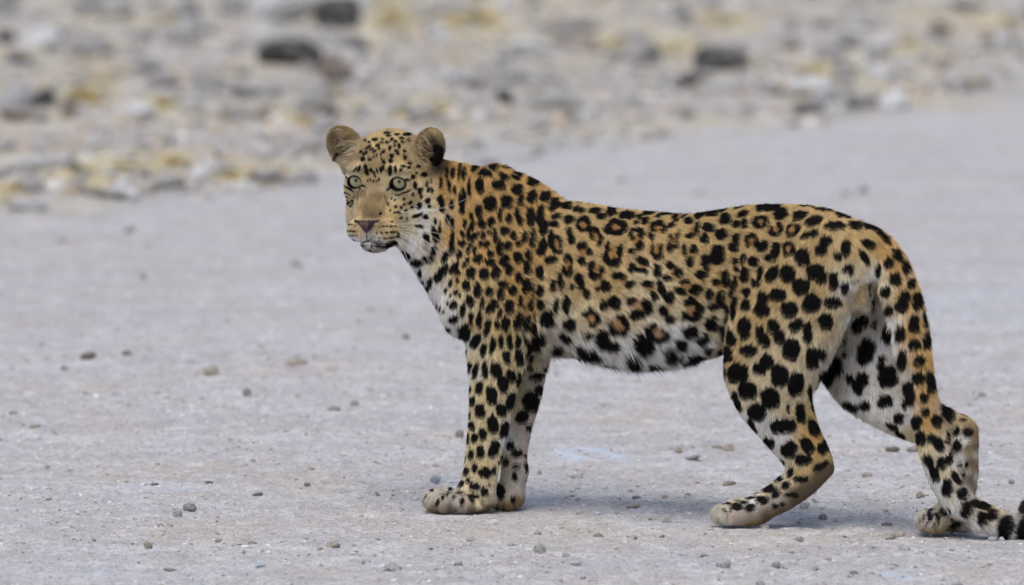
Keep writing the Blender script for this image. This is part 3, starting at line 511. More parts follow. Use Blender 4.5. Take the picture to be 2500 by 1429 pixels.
# nostrils, mouth line, groove under the nose
for s in (-1, 1):
    hd(s * 17, -99, 55, (7, 4, 9), 3, '-', roll=s * 30)
    hd(s * 30, -92, 44, (4, 12, 8), 4, '-', roll=s * 24)
hd(0, -120, 54, (3, 14, 12), 4, '-')
for s in (-1, 1):
    hd(s * 26, -140, 28, (30, 2.4, 26), 4, '-', roll=s * -12)
# eyes: lids round the ball, an almond cut open
EYE = []
for s in (-1, 1):
    c = (s * 58, 0, -38)
    hd(c[0], c[1], c[2], (33, 30, 31), 10)
    hd(c[0], c[1] - 1, c[2] + 18, (18.5, 15, 40), 2, '-', roll=s * 8)
    hd(s * 36, -11, -14, (9, 4, 12), 4, '-', roll=s * 30)
    hd(c[0], c[1], c[2], (27, 27, 27), 2, '-')
    EYE.append(c)
# ears: cupped shells
for s in (-1, 1):
    hd(s * 98, 30, -96, (28, 44, 26), 14, roll=s * -10)
    hd(s * 84, 60, -98, (34, 34, 18), 12, roll=s * -50)
    hd(s * 110 + 4 * (s > 0), 74, -86, (42, 57, 24), 8, yaw=s * 14, roll=s * -32)
    hd(s * 114 + 4 * (s > 0), 73, -66, (31, 46, 22), 5, '-', yaw=s * 14, roll=s * -32)

def surface_nets(Fd):
    ins = Fd < 0
    nx, ny, nz = Fd.shape
    cell = np.zeros((nx - 1, ny - 1, nz - 1), bool)
    s8 = [(i, j, k) for i in (0, 1) for j in (0, 1) for k in (0, 1)]
    allin = np.ones_like(cell); anyin = np.zeros_like(cell)
    for i, j, k in s8:
        v = ins[i:nx - 1 + i, j:ny - 1 + j, k:nz - 1 + k]
        allin &= v; anyin |= v
    act = anyin & ~allin
    I, J, K = np.nonzero(act)
    idx = np.full(act.shape, -1, np.int32); idx[I, J, K] = np.arange(len(I), dtype=np.int32)
    val = {c: Fd[I + c[0], J + c[1], K + c[2]].astype(float) for c in s8}
    acc = np.zeros((len(I), 3)); cnt = np.zeros(len(I))
    for a in s8:
        for d in range(3):
            if a[d] == 0:
                b = list(a); b[d] = 1; b = tuple(b)
                va, vb = val[a], val[b]; cr = (va < 0) != (vb < 0)
                t = np.where(cr, va / np.where(cr, va - vb, 1), 0)
                p = np.array([np.full(len(I), a[0], float), np.full(len(I), a[1], float), np.full(len(I), a[2], float)]).T
                p[:, d] = t
                acc += p * cr[:, None]; cnt += cr
    acc /= cnt[:, None]
    V = np.stack([XS[I] + acc[:, 0] * (XS[I + 1] - XS[I]), YS[J] + acc[:, 1] * (YS[J + 1] - YS[J]), ZS[K] + acc[:, 2] * (ZS[K + 1] - ZS[K])], 1)
    faces = []
    for d in range(3):
        o = [0, 0, 0]; o[d] = 1
        A = ins[:nx - o[0], :ny - o[1], :nz - o[2]]; B = ins[o[0]:, o[1]:, o[2]:]
        E = A ^ B
        i, j, k = np.nonzero(E); c = np.stack([i, j, k], 1)
        e1, e2 = (d + 1) % 3, (d + 2) % 3
        ok = (c[:, e1] > 0) & (c[:, e2] > 0) & (c[:, e1] < Fd.shape[e1] - 1) & (c[:, e2] < Fd.shape[e2] - 1)
        c = c[ok]; sgn = A[c[:, 0], c[:, 1], c[:, 2]]
        q = []
        for (s1, s2) in ((-1, -1), (0, -1), (0, 0), (-1, 0)):
            t = c.copy(); t[:, e1] += s1; t[:, e2] += s2
            q.append(idx[t[:, 0], t[:, 1], t[:, 2]])
        q = np.stack(q, 1)
        q[~sgn] = q[~sgn][:, ::-1]
        faces.append(q)
    return V, np.concatenate(faces)

BV, BFc = surface_nets(FIELD)
del FIELD
# neighbours for smoothing
_e = np.concatenate([BFc[:, [0, 1]], BFc[:, [1, 2]], BFc[:, [2, 3]], BFc[:, [3, 0]]])
_e = np.concatenate([_e, _e[:, ::-1]])
def lap(A, it, w=0.6, wt=None):
    deg = np.bincount(_e[:, 0], minlength=len(BV)).astype(float)
    for _ in range(it):
        s = np.stack([np.bincount(_e[:, 0], weights=A[_e[:, 1], c], minlength=len(BV)) for c in range(A.shape[1])], 1) / deg[:, None]
        ww = w if wt is None else (w * wt)[:, None]
        A = A + (s - A) * ww
    return A
head_d = np.linalg.norm((BV - H(0, -20, -50)) / S, axis=1)
isbody = np.clip((head_d - 140) / 40, 0, 1)
BV = lap(BV, 2, 0.5)
BV = lap(BV, 8, 0.6, isbody)

def mesh_normals(V, Fq):
    n = np.cross(V[Fq[:, 2]] - V[Fq[:, 0]], V[Fq[:, 3]] - V[Fq[:, 1]])
    N = np.stack([sum(np.bincount(Fq[:, c], weights=n[:, a], minlength=len(V)) for c in range(4)) for a in range(3)], 1)
    return N / (np.linalg.norm(N, axis=1, keepdims=True) + 1e-12), np.linalg.norm(n, axis=1) * 0.5
BN, BA = mesh_normals(BV, BFc)
# skin folds and muscle relief, moved along the normal: (px, py, radius x, radius y, angle, height in px)
_u, _v = proj(BV)
_vis = np.clip(-(BN @ F_) * 3, 0, 1)
RELIEF = [(1318, 640, 16, 190, 8, -7), (1350, 640, 16, 170, 8, 4), (1300, 800, 22, 80, -12, -9), (1765, 800, 18, 120, 14, -9), (1800, 720, 20, 90, 20, 5), (1735, 640, 22, 40, 0, -5),
          (1150, 690, 30, 70, 30, 4), (1100, 560, 20, 90, 20, -5), (1230, 850, 40, 14, 0, -4), (1600, 760, 60, 18, 10, -4), (1540, 720, 20, 60, 30, -3), (1640, 730, 18, 60, -20, 4),
          (1480, 800, 16, 70, 25, -3), (2060, 790, 18, 70, 35, -8), (1340, 480, 40, 12, 30, -4), (1074, 1220, 5, 24, 14, -9), (1103, 1230, 5, 20, 8, -8), (1052, 1212, 4, 16, 22, -6), (1132, 1238, 5, 14, 0, -6), (1758, 1256, 4, 18, 8, -7), (1778, 1264, 4, 17, 4, -7), (2262, 1276, 4.5, 22, 8, -8), (2290, 1284, 4.5, 20, 4, -8), (2244, 1268, 4, 16, 14, -6), (2316, 1290, 4, 14, 0, -6), (1228, 1238, 4, 14, 0, -6), (1256, 1236, 4, 12, 0, -6), (2134, 730, 9, 46, 8, -9), (2072, 740, 8, 36, -14, -5), (2100, 768, 30, 8, 0, -7), (1068, 1206, 14, 12, 0, 4), (1090, 1222, 12, 16, 0, 4), (1120, 1232, 12, 14, 0, 4), (2276, 1270, 9, 16, 0, 4), (1950, 1000, 14, 70, -20, -4), (1090, 640, 14, 60, 15, 4)]
for (x, y, rx, ry, a, h) in RELIEF:
    a = math.radians(a); dx = _u - x; dy = _v - y
    p = (dx * math.cos(a) + dy * math.sin(a)) / rx; q = (-dx * math.sin(a) + dy * math.cos(a)) / ry
    BV = BV + BN * (np.exp(-(p * p + q * q)) * h * S * _vis)[:, None]
BN, BA = mesh_normals(BV, BFc)

# hair flow per vertex
best = np.full(len(BV), 9.0); FLOW = np.zeros_like(BV)
x, y, z = BV[:, 0], BV[:, 1], BV[:, 2]
for s, fl in PRIMS:
    d = seg_d(x, y, z, s)
    dr = np.array(s[1])
    if fl == 'torso': g = dr + np.array([0, 0, -0.55])
    elif fl == 'leg': g = dr + np.array([0.15, 0, -0.35])
    elif fl == 'meta': g = dr.copy()
    else: g = dr
    g = g / np.linalg.norm(g)
    mk = d < best; best[mk] = d[mk]; FLOW[mk] = g
nose = H(0, -80, 55)
hv = BV - nose; hv /= np.linalg.norm(hv, axis=1, keepdims=True)
ish = np.clip((175 - head_d) / 40, 0, 1)[:, None]
FLOW = FLOW * (1 - ish) + hv * ish
FLOW = lap(FLOW, 25, 0.7)
FLOW -= BN * np.sum(FLOW * BN, 1)[:, None]
FLOW /= np.linalg.norm(FLOW, axis=1, keepdims=True) + 1e-9

def coat_for(Pts, Nrm, noise=None):
    """colour, hair length, blackness for points of the skin; the flank turned away repeats the one in view, mirrored"""
    vd = Pts - CP; vd /= np.linalg.norm(vd, axis=1, keepdims=True)
    facing = -np.sum(Nrm * vd, 1)
    c0 = P(1600, 700, -150)
    Q = Pts.copy(); back = facing < 0.02
    hh = np.linalg.norm((Pts - H(0, -20, -60)) / S, axis=1) < 175
    mb = back & ~hh; mh = back & hh
    Q[mb] = Pts[mb] - 2 * ((Pts[mb] - c0) @ BL)[:, None] * BL
    Q[mh] = Pts[mh] - 2 * ((Pts[mh] - HO) @ Rv)[:, None] * Rv
    u, v = proj(Q)
    c, L, m, bare = coat_at(u, v, noise)
    return c, L, m, bare, facing, u, v
# ------------------------------------------------------------------ leopard objects
def vcol(me, cols, name='coat'):
    a = me.color_attributes.new(name, 'FLOAT_COLOR', 'POINT')
    arr = np.ones((len(me.vertices), 4), np.float32); arr[:, :3] = cols
    a.data.foreach_set('color', arr.ravel())

mskin, t, b = new_mat('leopard_coat')
at = t.nodes.new('ShaderNodeAttribute'); at.attribute_name = 'coat'
t.links.new(at.outputs['Color'], b.inputs['Base Color'])
b.inputs['Roughness'].default_value = 0.75; b.inputs['Specular IOR Level'].default_value = 0.2

C_, L_, M_, BARE, FACE_, U2, V2 = coat_for(BV, BN)
leo = bpy.data.objects.new('leopard', None); link(leo)
leo.location = (P(1500, 700, -100)[0], -0.15, 0); leo.empty_display_size = 0.2
tag(leo, 'spotted leopard standing side-on across the pale gravel road, head turned to the camera', 'leopard')
bpy.context.view_layer.update()
off = np.array(leo.location)
bme = mesh_np('body', BV - off, BFc, mskin)
vcol(bme, C_ * np.where(BARE > 0.3, 1.0, 0.8)[:, None])
body = link(bpy.data.objects.new('body', bme), leo)

# eyes
me_eye, t, b = new_mat('amber_eye')
tc = t.nodes.new('ShaderNodeTexCoord'); sx = t.nodes.new('ShaderNodeSeparateXYZ')
t.links.new(tc.outputs['Object'], sx.inputs[0])
vm = t.nodes.new('ShaderNodeCombineXYZ'); t.links.new(sx.outputs[0], vm.inputs[0]); t.links.new(sx.outputs[2], vm.inputs[2])
ln = t.nodes.new('ShaderNodeVectorMath'); ln.operation = 'LENGTH'; t.links.new(vm.outputs[0], ln.inputs[0])
dv = t.nodes.new('ShaderNodeMath'); dv.operation = 'DIVIDE'; dv.inputs[1].default_value = 25.5 * S; t.links.new(ln.outputs['Value'], dv.inputs[0])
cr = t.nodes.new('ShaderNodeValToRGB'); t.links.new(dv.outputs[0], cr.inputs[0])
el = cr.color_ramp.elements
el[0].position = 0.0; el[0].color = (0.004, 0.004, 0.004, 1); el[1].position = 0.10; el[1].color = (0.004, 0.004, 0.004, 1)
for p_, c_ in ((0.13, (0.20, 0.17, 0.07, 1)), (0.30, (0.36, 0.33, 0.19, 1)), (0.56, (0.42, 0.39, 0.24, 1)), (0.64, (0.20, 0.17, 0.09, 1)), (0.70, (0.01, 0.008, 0.006, 1)), (1.0, (0.01, 0.008, 0.006, 1))):
    e = el.new(p_); e.color = c_
nz = t.nodes.new('ShaderNodeTexNoise'); nz.inputs['Scale'].default_value = 900
t.links.new(tc.outputs['Object'], nz.inputs['Vector'])
mx = t.nodes.new('ShaderNodeMix'); mx.data_type = 'RGBA'; mx.blend_type = 'MULTIPLY'; mx.inputs[0].default_value = 0.35
t.links.new(cr.outputs[0], mx.inputs[6]); t.links.new(nz.outputs[0], mx.inputs[7]); t.links.new(mx.outputs[2], b.inputs['Base Color'])
b.inputs['Roughness'].default_value = 0.12; b.inputs['Specular IOR Level'].default_value = 0.3
def sphere(rad, nu=40, nv=24):
    v = []; f = []
    for j in range(nv + 1):
        th = math.pi * j / nv
        for i in range(nu):
            ph = 2 * math.pi * i / nu
            v.append((rad * math.sin(th) * math.cos(ph), rad * math.sin(th) * math.sin(ph), rad * math.cos(th)))
    for j in range(nv):
        for i in range(nu):
            f.append((j * nu + i, (j + 1) * nu + i, (j + 1) * nu + (i + 1) % nu, j * nu + (i + 1) % nu))
    return v, f
ev, ef = sphere(25.5 * S)
eme = mesh_np('eye', ev, ef, me_eye)
gaze = (CP + np.array([-3.4, 0, -0.2]) - HO); gaze /= np.linalg.norm(gaze)
for c in EYE:
    e = link(bpy.data.objects.new('eye', eme), leo)
    e.rotation_euler = Vector(gaze).to_track_quat('-Y', 'Z').to_euler()
    e.location = Vector(H(*c) - off)

# whiskers: photograph coordinates of root, middle and tip with depth
mwh, t, b = new_mat('whisker_white'); b.inputs['Base Color'].default_value = (0.75, 0.73, 0.7, 1); b.inputs['Roughness'].default_value = 0.4
WK = [((975, 518), (1080, 508), (1150, 477)), ((970, 548), (1040, 548), (1108, 560)), ((972, 560), (1050, 575), (1095, 615)), ((975, 565), (1045, 592), (1085, 652)), ((968, 572), (1030, 610), (1068, 672)),
      ((965, 578), (1025, 625), (1055, 688)), ((962, 582), (1005, 612), (1052, 672)), ((960, 585), (990, 606), (1010, 640)), ((978, 570), (1060, 600), (1098, 622)), ((1030, 512), (1075, 520), (1105, 560)),
      ((972, 552), (1060, 568), (1086, 580)), ((966, 562), (1020, 600), (1050, 650)), ((958, 574), (985, 612), (1006, 668)), ((850, 578), (815, 590), (795, 625)), ((852, 584), (838, 596), (826, 606)), ((868, 598), (866, 608), (862, 618)), ((850, 545), (845, 545), (842, 547)), ((850, 560), (842, 562), (836, 566))]
def tube(pts, r0, r1, n=4):
    V = []; Fq = []
    for i, p in enumerate(pts):
        d = pts[min(i + 1, len(pts) - 1)] - pts[max(i - 1, 0)]; d /= np.linalg.norm(d)
        a = np.cross(d, (0.1, 1, 0.2)); a /= np.linalg.norm(a); c = np.cross(d, a)
        r = r0 + (r1 - r0) * i / (len(pts) - 1)
        for j in range(n):
            an = 2 * math.pi * j / n
            V.append(p + r * (a * math.cos(an) + c * math.sin(an)))
    for i in range(len(pts) - 1):
        for j in range(n):
            Fq.append((i * n + j, i * n + (j + 1) % n, (i + 1) * n + (j + 1) % n, (i + 1) * n + j))
    return V, Fq
for k, (a_, b_, c_) in enumerate(WK):
    rt = 1 if a_[0] > 900 else -1
    p0 = P(a_[0], a_[1], 10 if rt > 0 else 30); p1 = P(b_[0], b_[1], -30 if rt > 0 else 40); p2 = P(c_[0], c_[1], -60 if rt > 0 else 60)
    pts = [p0 * (1 - q) ** 2 + (2 * p1 - 0.5 * p0 - 0.5 * p2) * 2 * q * (1 - q) + p2 * q * q for q in np.linspace(0, 1, 9)]
    V, Fq = tube([p - off for p in pts], 0.00046, 0.00018)
    link(bpy.data.objects.new('whisker', mesh_np('whisker', V, Fq, mwh)), leo)

# fur
def make_fur(N, name='fur'):
    tri = np.concatenate([BFc[:, [0, 1, 2]], BFc[:, [0, 2, 3]]])
    a = BV[tri[:, 1]] - BV[tri[:, 0]]; b_ = BV[tri[:, 2]] - BV[tri[:, 0]]
    area = np.linalg.norm(np.cross(a, b_), axis=1) * 0.5
    cen = BV[tri].mean(1); nn = BN[tri].mean(1)
    vd = cen - CP; vd /= np.linalg.norm(vd, axis=1, keepdims=True)
    fc = -np.sum(nn * vd, 1)
    wgt = area * np.where(fc > -0.15, 1.0, 0.22)
    hh = np.linalg.norm((cen - H(0, -20, -50)) / S, axis=1)
    wgt *= np.where(hh < 190, 2.4, 1.0)
    # none on bare skin: the nose, inside of eye lids
    nb = np.ones(len(tri))
    for c in EYE:
        nb *= np.linalg.norm((cen - H(*c)) / S, axis=1) > 27
    wgt *= nb * (BARE[tri].mean(1) < 0.4)
    cdf = np.cumsum(wgt); cdf /= cdf[-1]
    ti = np.searchsorted(cdf, rng.random(N)); T3 = tri[ti]
    r1 = np.sqrt(rng.random(N)); r2 = rng.random(N)
    w0, w1, w2 = 1 - r1, r1 * (1 - r2), r1 * r2
    def ip(A): return A[T3[:, 0]] * w0[:, None] + A[T3[:, 1]] * w1[:, None] + A[T3[:, 2]] * w2[:, None]
    Pp = ip(BV); Nn = ip(BN); Nn /= np.linalg.norm(Nn, axis=1, keepdims=True); Fl = ip(FLOW); Fl /= np.linalg.norm(Fl, axis=1, keepdims=True) + 1e-9
    tint = rng.normal(0, 0.15, N) + 0.28 * noise2(Pp[:, 0] / 0.007 + Pp[:, 1] * 40, Pp[:, 2] / 0.014, 61, 2)
    rag = noise2((Pp[:, 0] + 0.3 * Pp[:, 1]) / 0.0055, Pp[:, 2] / 0.008, 64, 1)
    hq = np.clip((np.linalg.norm((Pp - H(0, -20, -50)) / S, axis=1) - 130) / 60, 0.15, 1)
    c, L, m, bare, fc, u, v = coat_for(Pp + Fl * (rag * hq * 0.0022 - 0.003 * hq)[:, None], Nn, tint)
    hdv = np.linalg.norm((Pp - H(0, -60, -10)) / S, axis=1)
    L = np.where((hdv < 120) & (L < 8), np.minimum(L, 4.5), L)
    # long pale hairs inside the ears
    earh = np.zeros(N, bool)
    for s in (-1, 1):
        ec = H(s * 114, 84, -80)
        near = np.linalg.norm((Pp - ec) / S, axis=1) < 62
        inner = near & (Nn @ Fv > -0.1) & (((Pp - H(s * 84, 84, -80)) @ Rv) * s < 26 * S) & (rng.random(N) < 0.03)
        c[inner] = np.array([0.55, 0.46, 0.30]) * rng.uniform(0.6, 1.1, inner.sum())[:, None]
        L[inner] = rng.uniform(20, 42, inner.sum())
        out_ = Rv * s * 0.8 + Uv * 0.15 + Fv * 0.25
        Fl[inner] = out_ / np.linalg.norm(out_)
        Nn[inner] = Fv
        earh |= inner
    L = L * S * rng.uniform(0.7, 1.15, N)
    B = np.cross(Nn, Fl)
    # locks: neighbouring hairs lean alike
    cx, cz = Pp[:, 0] + 0.3 * Pp[:, 1], Pp[:, 2] - 0.35 * Pp[:, 1]
    lk = noise2(cx / 0.011, cz / 0.016, 31, 2); lk2 = noise2(cx / 0.008, cz / 0.011, 41, 2); lk3 = noise2(cx / 0.04, cz / 0.05, 51, 2)
    longness = np.clip(L / S / 20, 0.3, 1.6)
    lift = 0.38 + 0.20 * lk2 + rng.normal(0, 0.13, N) + 0.06 * longness
    hd_ = np.linalg.norm((Pp - H(0, -20, -50)) / S, axis=1)
    lift = np.where(hd_ < 150, lift * 0.8 + 0.0, lift)
    side = 0.34 * lk + 0.25 * lk3 + rng.normal(0, 0.15, N)
    guard = (rng.random(N) < 0.06) & ~earh
    lift = np.where(guard, lift + 0.45, lift); L = np.where(guard, L * 1.25, L)
    side = np.where(earh, rng.normal(0.1, 0.35, N), side)
    D0 = Fl + B * side[:, None] + Nn * (lift + 0.18)[:, None]; D0 /= np.linalg.norm(D0, axis=1, keepdims=True)
    D1 = Fl + B * (side * 1.5)[:, None] + Nn * (lift * 0.55)[:, None] + np.array([0, 0, -1.0]) * (0.4 * longness)[:, None]
    D1 /= np.linalg.norm(D1, axis=1, keepdims=True)
    K = 4
    pts = np.zeros((N, K, 3), np.float32)
    base = Pp - Nn * 0.0006
    for k in range(K):
        tt = k / (K - 1)
        dirn = D0 * (1 - tt * 0.5) + D1 * (tt * 0.5)
        pts[:, k] = base + dirn * (L * tt)[:, None]
    rad = np.array([0.00034, 0.00031, 0.00021, 0.00003], np.float32)
    rad = rad[None, :] * np.clip(longness, 0.8, 1.3)[:, None]
    hc = bpy.data.hair_curves.new(name)
    hc.add_curves([K] * N)
    hc.position_data.foreach_set('vector', (pts - off.astype(np.float32)).ravel())
    ra = hc.attributes.get('radius') or hc.attributes.new('radius', 'FLOAT', 'POINT')
    ra.data.foreach_set('value', np.ascontiguousarray(rad, np.float32).ravel())
    ca = hc.attributes.new('coat', 'FLOAT_COLOR', 'CURVE')
    cc = np.ones((N, 4), np.float32); cc[:, :3] = np.clip(c * 1.25, 0.004, 0.9)
    ca.data.foreach_set('color', cc.ravel())
    o = bpy.data.objects.new(name, hc); link(o, leo)
    mh, t, b = new_mat('fur_strand')
    at = t.nodes.new('ShaderNodeAttribute'); at.attribute_name = 'coat'
    t.links.new(at.outputs['Color'], b.inputs['Base Color'])
    b.inputs['Roughness'].default_value = 0.7; b.inputs['Specular IOR Level'].default_value = 0.10
    hc.materials.append(mh)
    tag(o, kind='stuff')
    return o
if FUR:
    make_fur(520000)

mst, t, b = new_mat('dry_straw'); b.inputs['Base Color'].default_value = (0.62, 0.48, 0.26, 1)
for pts_, lab in (([(2321, 1206), (2328, 1226), (2337, 1246)], 'short dry straw caught in the fur of the hanging tail'), ([(1282, 672), (1290, 678), (1302, 676)], 'small dry straw fleck stuck to the fur of the shoulder')):
    dy = -556 if pts_[0][0] > 2000 else -128
    V, Fq = tube([P(a_, b_, dy) for a_, b_ in pts_], 0.0013, 0.0008, 5)
    o = link(bpy.data.objects.new('straw_bit', mesh_np('straw_bit', V, Fq, mst))); tag(o, lab, 'straw')
# ------------------------------------------------------------------ ground: pale gravel road, stony verge beyond it
EDGE = [(-900, 640), (-300, 560), (0, 528), (300, 510), (600, 484), (850, 446), (1150, 410), (1400, 376), (1700, 342), (2000, 314), (2200, 280), (2500, 222), (2900, 130), (3600, 70)]
EP = np.array([G(a, b)[:2] for a, b in EDGE])
def verge_mask(x, y):
    ye = np.interp(x / np.maximum(y + D, 1) * 30, EP[:, 0] / (EP[:, 1] + D) * 30, np.arange(len(EP)))   # edge followed by bearing
    i = np.clip(ye.astype(int), 0, len(EP) - 2); f = ye - i
    d_edge = (EP[i, 1] * (1 - f) + EP[i + 1, 1] * f)
    n = noise2(x / 0.9, y / 1.6, 61, 3) * 1.6 + noise2(x / 0.25, y / 0.5, 62, 2) * 0.6
    return np.clip((y - d_edge + n) / (0.06 * (d_edge + D)) + 0.5, 0, 1)

def height(x, y, vg=None):
    if vg is None: vg = verge_mask(x, y)
    h = 0.005 * noise2(x / 0.45, y / 0.6, 71, 2) + 0.0035 * noise2(x / 0.09, y / 0.11, 72, 2)
    f = noise2(x / 0.03, y / 0.034, 73, 3)
    h = h + 0.0070 * np.where(f > 0, f, f * 0.5) + 0.0030 * noise2(x / 0.011, y / 0.013, 75, 1)
    h = h + 0.004 * np.clip(noise2(x / 0.055, y / 0.05, 79, 2) - 0.25, 0, 1) * 2 + 0.006 * noise2(x / 2.5, (y - 0.18 * x) / 0.35, 80, 2)
    # trodden calm round the paws
    for (px, py) in ((1110, 1253), (1240, 1248), (1810, 1285), (2300, 1305), (2430, 1315)):
        g = G(px, py)
        r = np.exp(-((x - g[0]) ** 2 / 0.012 + (y - g[1]) ** 2 / 0.03))
        h = h * (1 - 0.75 * r)
    far = vg * (0.03 * noise2(x / 0.8, y / 0.9, 81, 3) + 0.02 + 0.02 * np.abs(noise2(x / 0.2, y / 0.22, 82, 2)))
    return h + far

def build_ground():
    xs = list(np.arange(-1.62, 1.6201, 0.0066)); s = 0.009
    while xs[-1] < 700: s *= 1.13; xs.append(xs[-1] + s)
    s = 0.009
    while xs[0] > -700: s *= 1.13; xs.insert(0, xs[0] - s)
    ys = list(np.arange(-2.3, 3.6, 0.0095)); s = 0.0095
    while ys[-1] < 45: s = min(s * 1.016, 0.14); ys.append(ys[-1] + s)
    while ys[-1] < 1400: s *= 1.15; ys.append(ys[-1] + s)
    s = 0.012
    while ys[0] > -60: s *= 1.2; ys.insert(0, ys[0] - s)
    xs = np.array(xs); ys = np.array(ys)
    Xg, Yg = np.meshgrid(xs, ys)
    x, y = Xg.ravel(), Yg.ravel()
    vg = verge_mask(x, y)
    z = height(x, y, vg)
    nx, ny = len(xs), len(ys)
    a = (np.arange(ny - 1)[:, None] * nx + np.arange(nx - 1)[None, :]).ravel()
    F4 = np.stack([a, a + 1, a + nx + 1, a + nx], 1)
    m, t, b = new_mat('gravel_road')
    N = t.nodes; Lk = t.links
    def tex(scale, detail=4, rough=0.6, sy=1.0, seed=0.0):
        tc = N.new('ShaderNodeNewGeometry'); mp = N.new('ShaderNodeMapping'); mp.inputs['Scale'].default_value = (1, sy, 1); mp.inputs['Location'].default_value = (seed, seed * 2, 0)
        Lk.new(tc.outputs['Position'], mp.inputs['Vector'])
        n = N.new('ShaderNodeTexNoise'); n.inputs['Scale'].default_value = scale; n.inputs['Detail'].default_value = detail; n.inputs['Roughness'].default_value = rough
        Lk.new(mp.outputs[0], n.inputs['Vector']); return n.outputs['Fac']
    def ramp(src, stops):
        r = N.new('ShaderNodeValToRGB'); Lk.new(src, r.inputs[0]); e = r.color_ramp.elements
        while len(e) < len(stops): e.new(0.5)
        for q, (p_, c_) in zip(e, stops): q.position = p_; q.color = (c_ + (1,)) if isinstance(c_, tuple) else (c_, c_, c_, 1)
        return r.outputs[0]
    def mix(f, a_, b_, mode='MIX'):
        q = N.new('ShaderNodeMix'); q.data_type = 'RGBA'; q.blend_type = mode
        for s_, i_ in ((f, 0), (a_, 6), (b_, 7)):
            if isinstance(s_, (int, float)): q.inputs[i_].default_value = s_
            elif isinstance(s_, tuple): q.inputs[i_].default_value = s_ + (1,)
            else: Lk.new(s_, q.inputs[i_])
        return q.outputs[2]
    def attr(nm):
        q = N.new('ShaderNodeAttribute'); q.attribute_name = nm; return q
    lav = (0.50, 0.515, 0.54); warm = (0.53, 0.485, 0.43); pale = (0.70, 0.71, 0.72); grey = (0.39, 0.39, 0.40)
    c = ramp(tex(2.2, 5, 0.6, 0.7, 3), [(0.33, lav), (0.5, (0.495, 0.48, 0.485)), (0.66, warm)])
    c = mix(ramp(tex(0.9, 4, 0.6, 2.6, 71), [(0.46, 0.0), (0.60, 0.6)]), c, (0.60, 0.61, 0.625))
    c = mix(ramp(tex(0.8, 4, 0.6, 3.0, 75), [(0.50, 0.0), (0.64, 0.5)]), c, (0.43, 0.42, 0.42))
    c = mix(attr('warm').outputs['Fac'], c, warm)
    c = mix(ramp(tex(9, 5, 0.65, 0.8, 9), [(0.48, 0.0), (0.62, 0.62)]), c, (0.70, 0.70, 0.71))
    c = mix(ramp(tex(14, 5, 0.7, 0.8, 17), [(0.49, 0.0), (0.64, 0.6)]), c, (0.40, 0.395, 0.395))
    c = mix(ramp(tex(55, 4, 0.7, 0.9, 23), [(0.50, 0.0), (0.66, 0.7)]), c, (0.33, 0.31, 0.31))
    c = mix(ramp(tex(60, 4, 0.7, 0.9, 33), [(0.54, 0.0), (0.70, 0.6)]), c, (0.72, 0.71, 0.70))
    c = mix(ramp(tex(190, 3, 0.7, 1, 43), [(0.54, 0.0), (0.66, 0.8)]), c, (0.22, 0.20, 0.19))
    c = mix(ramp(tex(150, 3, 0.7, 1, 47), [(0.56, 0.0), (0.70, 0.5)]), c, (0.74, 0.73, 0.72))
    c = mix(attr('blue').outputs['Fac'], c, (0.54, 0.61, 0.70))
    # verge
    v = ramp(tex(0.9, 6, 0.62, 0.8, 51), [(0.34, (0.24, 0.24, 0.23)), (0.43, (0.40, 0.38, 0.35)), (0.50, (0.47, 0.44, 0.41)), (0.58, (0.50, 0.45, 0.29)), (0.66, (0.58, 0.57, 0.56))])
    v = mix(ramp(tex(5, 5, 0.65, 1, 57), [(0.50, 0.0), (0.62, 0.8)]), v, (0.60, 0.59, 0.58))
    v = mix(ramp(tex(6.5, 5, 0.65, 1, 59), [(0.54, 0.0), (0.66, 0.8)]), v, (0.25, 0.24, 0.22))
    v = mix(ramp(tex(4, 4, 0.6, 1, 69), [(0.55, 0.0), (0.66, 0.6)]), v, (0.54, 0.42, 0.32))
    v = mix(attr('straw').outputs['Fac'], v, (0.62, 0.52, 0.27))
    c = mix(attr('verge').outputs['Fac'], c, v)
    Lk.new(c, b.inputs['Base Color'])
    b.inputs['Roughness'].default_value = 0.95; b.inputs['Specular IOR Level'].default_value = 0.15
    bp = N.new('ShaderNodeBump'); bp.inputs['Strength'].default_value = 0.9; bp.inputs['Distance'].default_value = 0.006
    hsum = N.new('ShaderNodeMath'); hsum.operation = 'ADD'; Lk.new(tex(85, 6, 0.72, 1, 5), hsum.inputs[0])
    vo = N.new('ShaderNodeTexVoronoi'); vo.inputs['Scale'].default_value = 120
    ge = N.new('ShaderNodeNewGeometry'); Lk.new(ge.outputs['Position'], vo.inputs['Vector'])
    ml = N.new('ShaderNodeMath'); ml.operation = 'MULTIPLY'; ml.inputs[1].default_value = -0.35; Lk.new(vo.outputs['Distance'], ml.inputs[0]); Lk.new(ml.outputs[0], hsum.inputs[1])
    Lk.new(hsum.outputs[0], bp.inputs['Height']); Lk.new(bp.outputs[0], b.inputs['Normal'])
    me = mesh_np('ground', np.stack([x, y, z], 1), F4, m)
    def fa(nm, val):
        at_ = me.attributes.new(nm, 'FLOAT', 'POINT'); at_.data.foreach_set('value', np.clip(val, 0, 1).astype(np.float32))
    fa('verge', vg)
    def blobs(lst, sd):
        o = np.zeros(len(x))
        for (px, py, rx, ry, amp) in lst:
            g = G(px, py); g2 = G(px, py - ry); dy = abs(g2[1] - g[1]); dx = rx * S * (g[1] + D) / D
            xx = x + 0.3 * dx * noise2(x / dx * 2.2, y / dy * 2.2, sd, 2); yy = y + 0.3 * dy * noise2(x / dx * 2.2, y / dy * 2.2, sd + 1, 2)
            q = ((xx - g[0]) / dx) ** 2 + ((yy - g[1]) / dy) ** 2
            o = np.maximum(o, min(1, amp * 1.2) * np.clip(1.9 - q, 0, 1) * np.clip(0.5 + 0.9 * noise2(x / 0.05, y / 0.06, sd + 2, 3), 0, 1))
        return o
